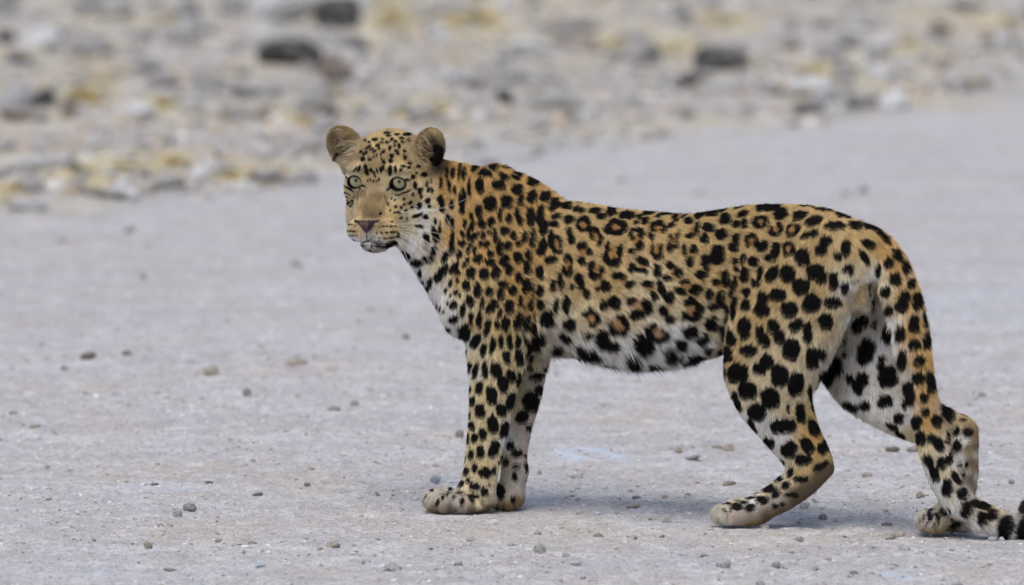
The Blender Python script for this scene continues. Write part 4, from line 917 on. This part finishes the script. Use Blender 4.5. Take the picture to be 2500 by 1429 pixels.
    fa('blue', blobs([(1425, 1108, 70, 16, 1.0), (1500, 1118, 40, 12, 0.5), (2200, 1403, 42, 8, 0.75), (620, 1382, 25, 8, 0.5), (240, 1400, 30, 7, 0.4), (400, 1190, 80, 10, 0.25), (2440, 760, 200, 60, 0.25), (1180, 300, 60, 20, 0.3)], 91))
    fa('warm', blobs([(1250, 1290, 420, 34, 0.6), (640, 1270, 260, 26, 0.55), (2060, 1300, 420, 26, 0.5), (650, 1040, 160, 16, 0.45), (760, 765, 160, 26, 0.35), (1500, 1150, 120, 14, 0.4), (300, 620, 400, 30, 0.3), (900, 1400, 300, 16, 0.3)], 95))
    fa('straw', blobs([(200, 250, 70, 40, 1), (240, 190, 50, 30, .7), (395, 262, 45, 22, .8), (740, 300, 70, 24, .9), (250, 425, 150, 30, .9), (430, 412, 60, 22, .7), (570, 440, 60, 26, .8), (50, 480, 80, 24, .8), (1060, 285, 90, 28, .9), (960, 60, 90, 50, .7), (1160, 60, 110, 50, .6),
        (1650, 125, 80, 26, 1), (1500, 115, 60, 26, .6), (2000, 185, 60, 24, .5), (1750, 65, 90, 30, .5), (150, 470, 60, 20, .7), (10, 240, 50, 30, .6), (2300, 60, 160, 40, .4), (1400, 40, 100, 30, .4), (920, 20, 100, 30, .6), (400, 60, 60, 24, .4), (2470, 70, 60, 40, .5), (2220, 130, 60, 20, .4)], 99))
    o = link(bpy.data.objects.new('ground', me)); tag(o, kind='structure')
    return o
build_ground()
def ground_z(x, y):
    return float(height(np.array([x]), np.array([y]))[0])

# ------------------------------------------------------------------ stones
def ico(sub):
    bm = bmesh.new(); bmesh.ops.create_icosphere(bm, subdivisions=sub, radius=1.0)
    v = np.array([q.co for q in bm.verts]); f = np.array([[q.index for q in p.verts] for p in bm.faces]); bm.free()
    return v, f
IC1, IC2, IC3 = ico(1), ico(2), ico(3)
def stone_shape(seed, base, planes=11, rough=0.05):
    r = np.random.default_rng(seed); v, f = base
    n = r.normal(size=(planes, 3)); n /= np.linalg.norm(n, axis=1, keepdims=True)
    d = r.uniform(0.62, 0.98, planes)
    dots = v @ n.T
    rad = np.min(np.where(dots > 0.15, d / np.maximum(dots, 0.15), 1.25), axis=1)
    rad = np.minimum(rad, 1.15)
    rad = rad * (1 + rough * noise2(v[:, 0] * 2.5 + seed, v[:, 1] * 2.5 + v[:, 2] * 2.1, seed, 3))
    return v * rad[:, None], f

def stone_mat(name, col, dust=(0.60, 0.59, 0.58), dustlo=0.52, dk=0.5):
    m, t, b = new_mat(name); N = t.nodes; Lk = t.links
    tc = N.new('ShaderNodeTexCoord'); oi = N.new('ShaderNodeObjectInfo')
    ad = N.new('ShaderNodeVectorMath'); ad.operation = 'ADD'; Lk.new(tc.outputs['Object'], ad.inputs[0]); Lk.new(oi.outputs['Random'], ad.inputs[1])
    n1 = N.new('ShaderNodeTexNoise'); n1.inputs['Scale'].default_value = 2.2; n1.inputs['Detail'].default_value = 6; Lk.new(ad.outputs[0], n1.inputs['Vector'])
    r = N.new('ShaderNodeValToRGB'); Lk.new(n1.outputs[0], r.inputs[0]); e = r.color_ramp.elements
    e[0].position = 0.34; e[0].color = tuple(q * dk for q in col) + (1,)
    e[1].position = 0.50; e[1].color = col + (1,)
    q = e.new(dustlo + 0.14); q.color = dust + (1,)
    hsv = N.new('ShaderNodeHueSaturation'); Lk.new(r.outputs[0], hsv.inputs['Color'])
    mr = N.new('ShaderNodeMapRange'); mr.inputs['To Min'].default_value = 0.75; mr.inputs['To Max'].default_value = 1.2; Lk.new(oi.outputs['Random'], mr.inputs[0]); Lk.new(mr.outputs[0], hsv.inputs['Value'])
    if name in ('dark_stone', 'slate_stone', 'brown_stone'):      # paler colour painted on upward faces, as if lit from above
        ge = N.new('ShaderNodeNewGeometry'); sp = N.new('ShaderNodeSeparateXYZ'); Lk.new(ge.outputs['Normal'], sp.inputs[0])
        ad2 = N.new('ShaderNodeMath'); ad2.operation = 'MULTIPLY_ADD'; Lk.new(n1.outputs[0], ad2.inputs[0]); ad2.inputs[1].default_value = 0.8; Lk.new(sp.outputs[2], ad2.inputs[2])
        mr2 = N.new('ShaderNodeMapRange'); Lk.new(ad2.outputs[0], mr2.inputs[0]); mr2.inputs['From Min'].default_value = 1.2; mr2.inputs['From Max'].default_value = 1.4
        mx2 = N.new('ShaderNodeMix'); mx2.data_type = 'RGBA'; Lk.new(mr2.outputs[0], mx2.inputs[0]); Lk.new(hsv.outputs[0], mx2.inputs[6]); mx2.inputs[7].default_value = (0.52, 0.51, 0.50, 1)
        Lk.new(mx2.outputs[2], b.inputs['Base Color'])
    else:
        Lk.new(hsv.outputs[0], b.inputs['Base Color'])
    b.inputs['Roughness'].default_value = 0.9; b.inputs['Specular IOR Level'].default_value = 0.2
    n2 = N.new('ShaderNodeTexNoise'); n2.inputs['Scale'].default_value = 7; n2.inputs['Detail'].default_value = 6; Lk.new(ad.outputs[0], n2.inputs['Vector'])
    bp = N.new('ShaderNodeBump'); bp.inputs['Strength'].default_value = 0.6; bp.inputs['Distance'].default_value = 0.15; Lk.new(n2.outputs[0], bp.inputs['Height']); Lk.new(bp.outputs[0], b.inputs['Normal'])
    return m
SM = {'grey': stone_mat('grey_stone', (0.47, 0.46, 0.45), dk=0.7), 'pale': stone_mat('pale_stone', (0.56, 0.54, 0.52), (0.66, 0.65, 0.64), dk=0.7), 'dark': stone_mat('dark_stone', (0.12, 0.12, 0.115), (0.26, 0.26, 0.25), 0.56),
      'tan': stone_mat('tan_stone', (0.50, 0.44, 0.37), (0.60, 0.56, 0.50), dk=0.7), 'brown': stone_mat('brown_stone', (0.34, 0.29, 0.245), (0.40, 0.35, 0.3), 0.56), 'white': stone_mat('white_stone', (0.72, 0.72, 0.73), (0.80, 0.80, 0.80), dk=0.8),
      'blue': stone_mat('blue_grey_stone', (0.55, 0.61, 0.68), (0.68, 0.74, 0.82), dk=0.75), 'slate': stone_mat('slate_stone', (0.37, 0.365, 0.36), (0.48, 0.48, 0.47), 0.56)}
PEB = {}
def stone_mesh(kind, mat, variant):
    key = (kind, mat, variant)
    if key not in PEB:
        v, f = stone_shape(100 + variant * 7 + len(mat), IC2 if kind == 'pebble' else IC3, 9 if kind == 'pebble' else 13, 0.08 if kind == 'pebble' else 0.16)
        PEB[key] = mesh_np(kind, v, f, SM[mat], smooth=(kind == 'rock'))
    return PEB[key]

def put_stone(kind, px, py, rx, ry, mat, variant, label, cat, group=None, sink=0.25, deep=1.0):
    """base of the stone is seen at row py+ry"""
    g = G(px, py + ry * 0.75); k = S * (g[1] + D) / D
    o = bpy.data.objects.new(kind, stone_mesh(kind, mat, variant)); link(o)
    a = rx * k; c = ry * k * 1.15
    o.scale = (a, a * (0.75 + 0.3 * ((variant * 37) % 10) / 10) * deep, c)
    zz = ground_z(g[0], g[1])
    o.location = (g[0], g[1], zz + c * (1 - sink) * 0.8)
    o.rotation_euler = (random.uniform(-.2, .2), random.uniform(-.2, .2), random.uniform(0, 6.28) if rx < ry * 1.5 else random.uniform(-.4, .4))
    tag(o, label, cat, group)
    return o

# pebbles on the road, each where the photograph has it: x, y, half width, half height, colour, what sets it apart
PB = """
214,871,20,11,brown|brown grey pebble, the largest on the far left of the road
310,861,13,8,brown|dark brown pebble just behind the large brown one on the left
155,900,10,6,slate|small dark pebble in front of the large brown one on the left
724,885,26,12,tan|wide flat tan pebble alone between the left edge and the leopard's chest
515,909,18,12,tan|orange tan clod in the middle of the left half of the road
482,912,7,5,grey|little grey pebble touching the orange tan clod
603,958,11,10,grey|upright pale grey pebble right of the orange tan clod
33,1012,11,6,tan|tan pebble at the left margin, high up the road
84,1044,13,5,tan|low tan flake below the tan pebble at the left margin
434,1256,14,10,white|white pebble lying beside a grey brown one on the left
462,1242,16,9,grey|grey brown pebble touching the white one on the left
630,1205,14,4,grey|flat grey flake on bare fine gravel left of the front paws
811,1328,17,8,tan|pale tan pebble near the bottom edge left of the front paws
958,1387,21,8,grey|flat grey stone at the bottom edge below the front paws
617,1322,11,6,grey|grey pebble near the bottom, left of the pale tan one
360,1330,11,11,tan|rounded tan pebble at the bottom left
750,1187,10,4,dark|tiny dark chip left of the front paw
377,1181,10,4,brown|thin brown chip in the lower left
508,1181,11,3,brown|thin brown sliver in the lower middle left
757,1143,10,3,tan|thin tan sliver left of the front legs
814,1006,15,5,tan|long tan sliver higher up the road left of the leopard
865,986,10,9,grey|grey pebble behind the long tan sliver
992,821,11,7,brown|soft brown pebble just left of the leopard's chest
633,1381,14,5,blue|small blue slate chip at the bottom left
413,1389,15,4,slate|dark flat chip at the bottom left
1064,1138,9,7,pale|pale pebble left of the front leg
533,1314,9,5,pale|pale bead of stone at the lower left
918,1210,7,5,grey|tiny grey bead left of the front paw
120,1218,8,4,tan|tiny tan chip at the lower left margin
1065,1176,13,11,blue|pale blue stone peeping out behind the near front paw
1122,1060,11,10,grey|grey stone half hidden behind the near front leg
1778,1096,14,11,tan|upright tan stone in the gap between front and hind legs
1752,1091,13,5,tan|flat tan stone leaning on the upright one between the legs
1777,1181,18,7,tan|long tan stone above the near hind paw
1658,1099,9,9,tan|tan pebble between the legs, left of the tan pair
1690,1118,19,6,slate|flat slate blue stone under the belly near the hind leg
1404,1168,17,6,grey|grey clod behind the front paws under the belly
1318,1160,6,5,pale|little pale pebble right of the far front paw
1624,1217,8,5,tan|small tan pebble left of the near hind paw
1680,1212,9,5,slate|dark pebble left of the near hind paw
1554,1221,10,5,dark|dark flat pebble halfway between front and hind paws
1615,1310,7,4,dark|single dark bead below the belly
1548,1243,17,5,tan|low tan ridge of stone halfway between the paws
1415,1256,11,8,pale|pale clod right of the front paws
1624,1266,12,9,pale|pale broken clod in front of the near hind paw
1461,1305,11,5,tan|tan pebble below the gap between the legs
1317,1343,14,12,grey|pale grey block near the bottom below the front paws
1311,1305,9,6,tan|small tan pebble above the pale grey block
1380,1357,9,5,grey|grey bead right of the pale grey block
1405,1376,14,7,white|white pebble near the bottom, right of the pale grey block
1117,1379,11,7,tan|tan pebble near the bottom straight below the near front paw
1246,1328,8,6,pale|pale bead below the far front paw
1423,1413,7,4,slate|dark bead at the bottom edge
1769,1379,20,13,pale|big pale stone near the bottom below the near hind paw
1719,1357,9,4,dark|dark sliver left of the big pale stone
1150,1313,12,4,grey|thin grey flake under the near front paw
2009,1259,12,10,slate|dark grey block between the two hind paws
1962,1239,14,9,pale|pale rounded stone beside the dark grey block
2118,1165,14,5,tan|flat tan stone between the hind legs, higher up
2178,1100,16,6,brown|brown flat stone behind the far shank
2232,1098,17,7,tan|tan flat stone partly hidden by the far shank
2248,1212,10,7,tan|tan pebble just behind the far hind paw
2164,1275,16,6,slate|low slate stone left of the far hind paw
2172,1308,11,6,brown|grey brown pebble at the left end of the beige clod
2189,1303,19,9,tan|beige clod in front of the far hind paw
2273,1304,6,5,white|white bead touching the toes of the far hind paw
2423,1316,10,6,white|bright white pebble under the tail
2444,1316,8,5,white|second bright white pebble under the tail, on the right
1951,1314,12,6,pale|pale pebble below the near hind heel
1954,1366,13,6,white|white and tan pebble near the bottom between the hind paws
2021,1364,10,5,tan|tan pebble right of the white and tan one
2206,1332,14,6,pale|flat pale stone below the far hind paw
2128,1334,8,4,grey|grey chip left of the flat pale stone
1895,1383,12,6,grey|grey pebble near the bottom below the near hind heel
1990,1389,9,5,grey|grey bead near the bottom between the hind paws
2084,1398,10,6,slate|dark pebble near the bottom below the hind paws
1856,1425,12,6,grey|grey pebble cut by the bottom edge
2339,1425,10,5,brown|brown pebble cut by the bottom edge on the right
1866,1287,11,5,pale|pale crumb right under the near hind paw
1951,1278,6,4,grey|grey crumb behind the near hind paw
2398,967,10,5,brown|small brown pebble right of the tail on the road
2470,1180,8,5,grey|grey pebble near the right margin above the tail tip
716,643,12,7,tan|blurred tan pebble on the road under the leopard's chin line
315,563,14,8,brown|blurred brown pebble far up the road on the left
150,588,14,6,tan|blurred tan pebble near the left margin far up the road
348,680,10,6,tan|blurred tan pebble lone on the middle of the left road
730,650,9,5,grey|blurred grey pebble next to the tan one under the chin line
1517,437,13,8,grey|blurred grey stone on the road above the leopard's back
2108,463,14,8,grey|blurred grey stone on the road above the leopard's rump
2066,472,12,7,grey|second blurred grey stone left of the one above the rump
1708,473,13,6,grey|blurred grey stone right above the dip of the back
"""
for i, ln in enumerate(PB.strip().split('\n')):
    a, lab = ln.split('|'); q = a.split(',')
    if q[4] == 'dark': q[4] = 'slate'
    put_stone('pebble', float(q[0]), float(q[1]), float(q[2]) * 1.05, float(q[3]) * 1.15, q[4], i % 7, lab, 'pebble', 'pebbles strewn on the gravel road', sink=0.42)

# rocks of the verge, placed; pale slabs added on dark rocks as lit tops
RK = """
815,45,52,42,dark|big dark boulder at the top of the picture, left of the middle
830,10,60,20,pale|pale slab capping the big dark boulder
665,22,48,30,white|bright white block at the top edge left of the dark boulder
700,140,78,34,dark|long dark boulder with a pale top, left above the leopard's head
655,100,60,24,pale|pale slab lying on the long dark boulder
770,130,50,22,pale|pale stone at the right end of the long dark boulder
822,190,44,32,brown|dark brown wedge of rock just above the leopard's left ear
850,118,50,20,slate|slate grey rock behind the dark brown wedge
845,150,50,14,pale|pale slab between the slate rock and the brown wedge
1398,104,50,16,brown|dark brown flat rock above the leopard's back, top middle
1400,78,52,14,pale|pale slab resting on the flat brown rock, top middle
1735,160,36,30,dark|dark rock, left one of the pair above the leopard's loin
1790,166,34,22,dark|dark rock, right one of the pair above the leopard's loin
1770,128,40,16,pale|pale slab behind the dark pair above the loin
1690,208,34,15,dark|low dark rock below left of the dark pair
1660,35,24,18,dark|small dark green rock at the top right of the middle
1232,245,26,22,dark|dark round rock above the leopard's shoulder
1345,254,50,18,slate|low slate rock right of the dark round rock
1300,225,34,12,pale|pale flat stone behind the low slate rock
110,262,24,22,dark|black rock on the far left beside a white boulder
45,255,44,28,white|white boulder at the left margin beside the black rock
40,302,44,12,brown|dark brown low rock under the white boulder
168,280,22,26,brown|reddish brown upright rock right of the black rock
640,236,50,18,slate|slate grey flat rock left above the head
12,108,22,20,dark|dark rock touching the left margin
45,150,26,14,dark|dark rock below the one at the left margin
90,120,48,18,white|long white slab near the left margin
170,90,40,14,pale|pale slab near the top left
230,18,26,16,slate|slate rock at the top edge on the left
295,45,24,18,brown|brown grey rock near the top edge on the left
455,45,30,22,slate|slate rock at the top between two pale ones
570,18,36,16,slate|slate rock at the top edge left of the white block
500,90,24,10,brown|small brown rock on the left half near the top
245,140,26,10,slate|slate flake on the left below the pale slabs
640,442,34,12,slate|grey brown flat stone at the road's edge left of the head
640,295,20,10,brown|small brown stone beside the straw tuft
810,287,22,12,dark|dark stone at the right end of the straw tuft near the ear
95,418,34,18,white|white stone lowest on the left
165,425,24,14,slate|slate stone right of the lowest white one
310,478,40,16,white|white slab at the road's edge on the left
60,515,40,10,white|long white stone at the road's edge in the left corner
410,455,34,12,slate|slate flat stone at the road's edge
480,440,26,12,white|white stone just above the road's edge
250,488,40,10,pale|pale long stone at the road's edge
2155,185,36,14,white|bright white flat stone on the right half
2100,272,30,12,slate|slate low stone at the road's edge on the right
2290,82,28,16,brown|brown stone near the right top
2455,105,34,16,white|white stone near the right margin
2410,120,14,14,brown|brown stone beside the white one near the right margin
1930,118,22,14,brown|brown round stone right of the middle
2045,137,18,12,slate|small slate stone on the right half
2010,70,22,12,slate|slate stone near the top right
1965,190,16,10,brown|small brown stone by the pale slabs on the right
1970,280,30,14,slate|low slate stone at the road's edge behind the rump
2030,255,20,14,slate|slate stone just above the low one at the road's edge
1800,225,30,16,white|white stone right below the dark pair
1730,235,24,12,white|white stone left below the dark pair
2140,145,26,12,slate|slate stone behind the bright white flat one
2255,150,22,12,slate|slate stone under the brown one on the right
1900,75,20,12,white|white round stone below the top right grass
2100,45,18,12,pale|pinkish pale stone near the top right
2360,25,40,12,slate|slate stone at the top edge on the right
"""
for i, ln in enumerate(RK.strip().split('\n')):
    a, lab = ln.split('|'); q = a.split(',')
    kk = 1.25 if q[4] in ('dark', 'brown') else 1.35
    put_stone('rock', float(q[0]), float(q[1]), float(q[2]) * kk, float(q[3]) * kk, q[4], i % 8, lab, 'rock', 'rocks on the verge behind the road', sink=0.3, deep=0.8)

# the other stones of the verge, which nothing tells apart but their colour
LAB = {'pale': 'pale grey stone, one of many strewn over the blurred verge', 'grey': 'mid grey stone, one of many strewn over the blurred verge', 'tan': 'tan stone, one of many strewn over the blurred verge',
       'white': 'whitish stone, one of many strewn over the blurred verge', 'slate': 'slate grey stone, one of many strewn over the blurred verge', 'brown': 'brownish stone, one of many strewn over the blurred verge'}
names = ['pale', 'white', 'grey', 'tan', 'slate', 'brown']; prob = [0.26, 0.14, 0.21, 0.10, 0.19, 0.10]
r3 = np.random.default_rng(5)
ex = np.array([e[0] for e in EDGE]); ey = np.array([e[1] for e in EDGE])
MARKS = []
for ln in RK.strip().split('\n'):
    a, lab = ln.split('|'); q = a.split(','); MARKS.append((float(q[0]), float(q[1]), lab))
SHORT = {'big dark boulder at the top': 'the big dark boulder'}
used_labels = set()
def strewn_label(px, py, rr, mt):
    col = {'pale': 'pale grey', 'grey': 'mid grey', 'tan': 'tan', 'white': 'whitish', 'slate': 'slate grey', 'brown': 'brownish'}[mt]
    size = 'small' if rr < 15 else ('middling' if rr < 21 else 'large')
    best = sorted(MARKS, key=lambda m_: math.hypot(m_[0] - px, (m_[1] - py) * 1.6))
    for m_ in best[:6]:
        dx, dy = px - m_[0], py - m_[1]
        name = ' '.join(m_[2].split(',')[0].split()[:9])
        if abs(dx) > 2.2 * abs(dy): side = 'right of' if dx > 0 else 'left of'
        elif abs(dy) > 1.2 * abs(dx): side = 'in front of' if dy > 0 else 'behind'
        else: side = ('right in front of' if dx > 0 else 'left in front of') if dy > 0 else ('right behind' if dx > 0 else 'left behind')
        lb = f'{size} {col} stone {side} the {name}'
        if lb not in used_labels and len(lb.split()) <= 16:
            used_labels.add(lb); return lb
    lb = f'{size} {col} stone strewn on the blurred verge'
    return lb
n = 0
while n < 225:
    px = r3.uniform(-120, 2620); py = r3.uniform(-10, 500)
    if py > np.interp(px, ex, ey) - 6 + r3.normal() * 8: continue
    rr = 13 + 30 * r3.random() ** 2.2 * (1.15 - py / 900)
    mt = names[r3.choice(6, p=prob)]
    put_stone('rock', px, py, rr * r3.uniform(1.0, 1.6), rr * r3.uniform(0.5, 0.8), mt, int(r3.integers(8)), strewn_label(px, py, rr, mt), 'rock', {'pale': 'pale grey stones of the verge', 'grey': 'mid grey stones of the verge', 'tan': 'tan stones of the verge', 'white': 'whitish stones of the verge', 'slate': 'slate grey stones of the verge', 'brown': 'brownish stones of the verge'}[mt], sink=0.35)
    n += 1

# gravel nobody could count
mg, t, b = new_mat('gravel_stone'); at = t.nodes.new('ShaderNodeAttribute'); at.attribute_name = 'tone'; t.links.new(at.outputs['Color'], b.inputs['Base Color']); b.inputs['Roughness'].default_value = 0.95
def gravel(name, X_, Y_, R_m, seed, cols):
    r = np.random.default_rng(seed); N = len(X_)
    shapes = [stone_shape(300 + q, IC1, 7, 0.1)[0] for q in range(12)]; f0 = IC1[1]; nv = len(shapes[0])
    Z_ = height(X_, Y_)
    V = np.zeros((N, nv, 3)); sh = r.integers(0, 12, N)
    an = r.uniform(0, 6.28, N); ca, sa = np.cos(an), np.sin(an)
    B = np.array(shapes)[sh]
    sx, sy, sz = r.uniform(0.8, 1.5, N), r.uniform(0.6, 1.1, N), r.uniform(0.4, 0.85, N)
    bx, by, bz = B[:, :, 0] * sx[:, None], B[:, :, 1] * sy[:, None], B[:, :, 2] * sz[:, None]
    V[:, :, 0] = X_[:, None] + R_m[:, None] * (bx * ca[:, None] - by * sa[:, None])
    V[:, :, 1] = Y_[:, None] + R_m[:, None] * (bx * sa[:, None] + by * ca[:, None])
    V[:, :, 2] = (Z_ + R_m * 0.2)[:, None] + R_m[:, None] * bz
    Fq = (f0[None] + (np.arange(N) * nv)[:, None, None]).reshape(-1, 3)
    me = mesh_np(name, V.reshape(-1, 3), Fq, mg, smooth=False)
    c = np.array(cols)[r.integers(0, len(cols), N)] * r.uniform(0.75, 1.15, N)[:, None]
    vcol(me, np.repeat(c, nv, axis=0), 'tone')
    o = link(bpy.data.objects.new(name, me)); tag(o, kind='stuff'); return o
r4 = np.random.default_rng(77)
RC = [(0.74, 0.74, 0.75), (0.66, 0.66, 0.67), (0.46, 0.45, 0.45), (0.36, 0.34, 0.33), (0.62, 0.61, 0.60), (0.50, 0.45, 0.39), (0.28, 0.26, 0.25), (0.55, 0.53, 0.52), (0.47, 0.42, 0.36)]
N1 = 26000
gx = r4.uniform(-1.6, 1.6, N1); gy = -1.9 + 6.0 * r4.random(N1) ** 1.25
dens = noise2(gx / 0.25, gy / 0.5, 5, 2)
keep = dens > r4.uniform(-0.9, 0.5, N1); gx, gy = gx[keep], gy[keep]
gravel('road_gravel', gx, gy, 0.0011 + 0.0044 * r4.random(len(gx)) ** 3.2 * 1.2, 3, RC)
N2 = 2600
px = r4.uniform(-80, 2580, N2); py = r4.uniform(480, 1000, N2); g = G(px, py)
gravel('road_gravel', g[:, 0], g[:, 1], (0.003 + 0.006 * r4.random(N2) ** 3) , 4, RC)
N3 = 4500
px = r4.uniform(-150, 2650, N3); py = r4.uniform(-20, 520, N3); ok = py < np.interp(px, ex, ey) - 4; px, py = px[ok], py[ok]; g = G(px, py)
gravel('verge_gravel', g[:, 0], g[:, 1], (0.010 + 0.035 * r4.random(len(px)) ** 2), 6, [(0.5, 0.49, 0.47), (0.62, 0.61, 0.6), (0.3, 0.29, 0.28), (0.5, 0.4, 0.3), (0.56, 0.5, 0.42), (0.4, 0.39, 0.38)])

# dry grass
mgr, t, b = new_mat('straw'); oi = t.nodes.new('ShaderNodeObjectInfo'); cr = t.nodes.new('ShaderNodeValToRGB')
cr.color_ramp.elements[0].color = (0.60, 0.49, 0.22, 1); cr.color_ramp.elements[1].color = (0.62, 0.54, 0.31, 1)
t.links.new(oi.outputs['Random'], cr.inputs[0]); t.links.new(cr.outputs[0], b.inputs['Base Color']); b.inputs['Roughness'].default_value = 0.8
TUFT = []
for q in range(4):
    r = np.random.default_rng(200 + q); V = []; Fq = []
    for k in range(420):
        a = r.uniform(0, 6.28); rad = min(0.75, abs(r.normal(0, 0.36))); x0, y0 = rad * math.cos(a), rad * math.sin(a)
        hgt = r.uniform(0.5, 1.0) * max(0.25, 1 - rad * 0.6); la = r.uniform(0, 6.28); ln_ = r.uniform(0.1, 0.6) * hgt
        wd = r.uniform(0.012, 0.024); wa = r.uniform(0, 3.14); wx, wy = wd * math.cos(wa), wd * math.sin(wa); i0 = len(V)
        for s_, hh_ in ((0, -0.08), (0.35, 0.6), (1.0, 1.0)):
            w_ = 1 - 0.75 * s_
            V += [(x0 + ln_ * s_ * math.cos(la) - wx * w_, y0 + ln_ * s_ * math.sin(la) - wy * w_, hh_ * hgt), (x0 + ln_ * s_ * math.cos(la) + wx * w_, y0 + ln_ * s_ * math.sin(la) + wy * w_, hh_ * hgt)]
        Fq += [(i0, i0 + 1, i0 + 3, i0 + 2), (i0 + 2, i0 + 3, i0 + 5, i0 + 4)]
    TUFT.append(mesh_np('grass_tuft', V, Fq, mgr, False))
TF = """
200,258,62,34|broad straw yellow tuft on the left, between the black rock and the head
240,205,36,24|straw tuft just above the broad one on the left
395,270,40,22|small straw tuft left of the middle of the left half
740,308,56,22|straw tuft close to the leopard's left ear
190,432,60,20|long low straw tuft at the road's edge, left part
300,418,60,20|long low straw tuft at the road's edge, right part
425,410,50,18|thin straw tuft behind the stones at the road's edge
565,446,40,20|straw tuft at the road's edge halfway to the head
45,485,60,20|straw tuft in the left corner of the verge
1000,296,50,20|straw tuft between the ears and the dark round rock, left part
1090,290,50,20|straw tuft between the ears and the dark round rock, right part
960,62,66,36|tall straw tuft at the top, right of the big dark boulder
1160,70,80,34|wide pale straw tuft at the top middle
1640,132,60,20|bright straw tuft left of the dark pair of rocks
1500,118,40,18|straw tuft between the flat brown rock and the dark pair
1990,190,40,18|small tan tuft on the right half
1770,62,60,22|dull straw tuft at the top right of the middle
10,240,40,22|straw tuft cut by the left margin
2460,70,40,26|straw tuft cut by the right margin
905,20,60,22|straw tuft at the top edge beside the big dark boulder
405,62,36,18|faint straw tuft near the top on the left
2220,128,40,16|faint tan tuft near the right top
"""
for i, ln in enumerate(TF.strip().split('\n')):
    a, lab = ln.split('|'); px, py, rx, ry = [float(q) for q in a.split(',')]
    g = G(px, py + ry * 0.3); k = S * (g[1] + D) / D
    o = link(bpy.data.objects.new('grass_tuft', TUFT[i % 4]))
    o.location = (g[0], g[1], ground_z(g[0], g[1])); o.scale = (rx * k * 1.25, rx * k * 2.0, min(ry * k * 1.2, 0.14)); o.rotation_euler = (0, 0, i * 1.3)
    if True: o.rotation_euler = (0, 0, 0)
    tag(o, lab, 'grass tuft', 'dry grass tufts on the verge')
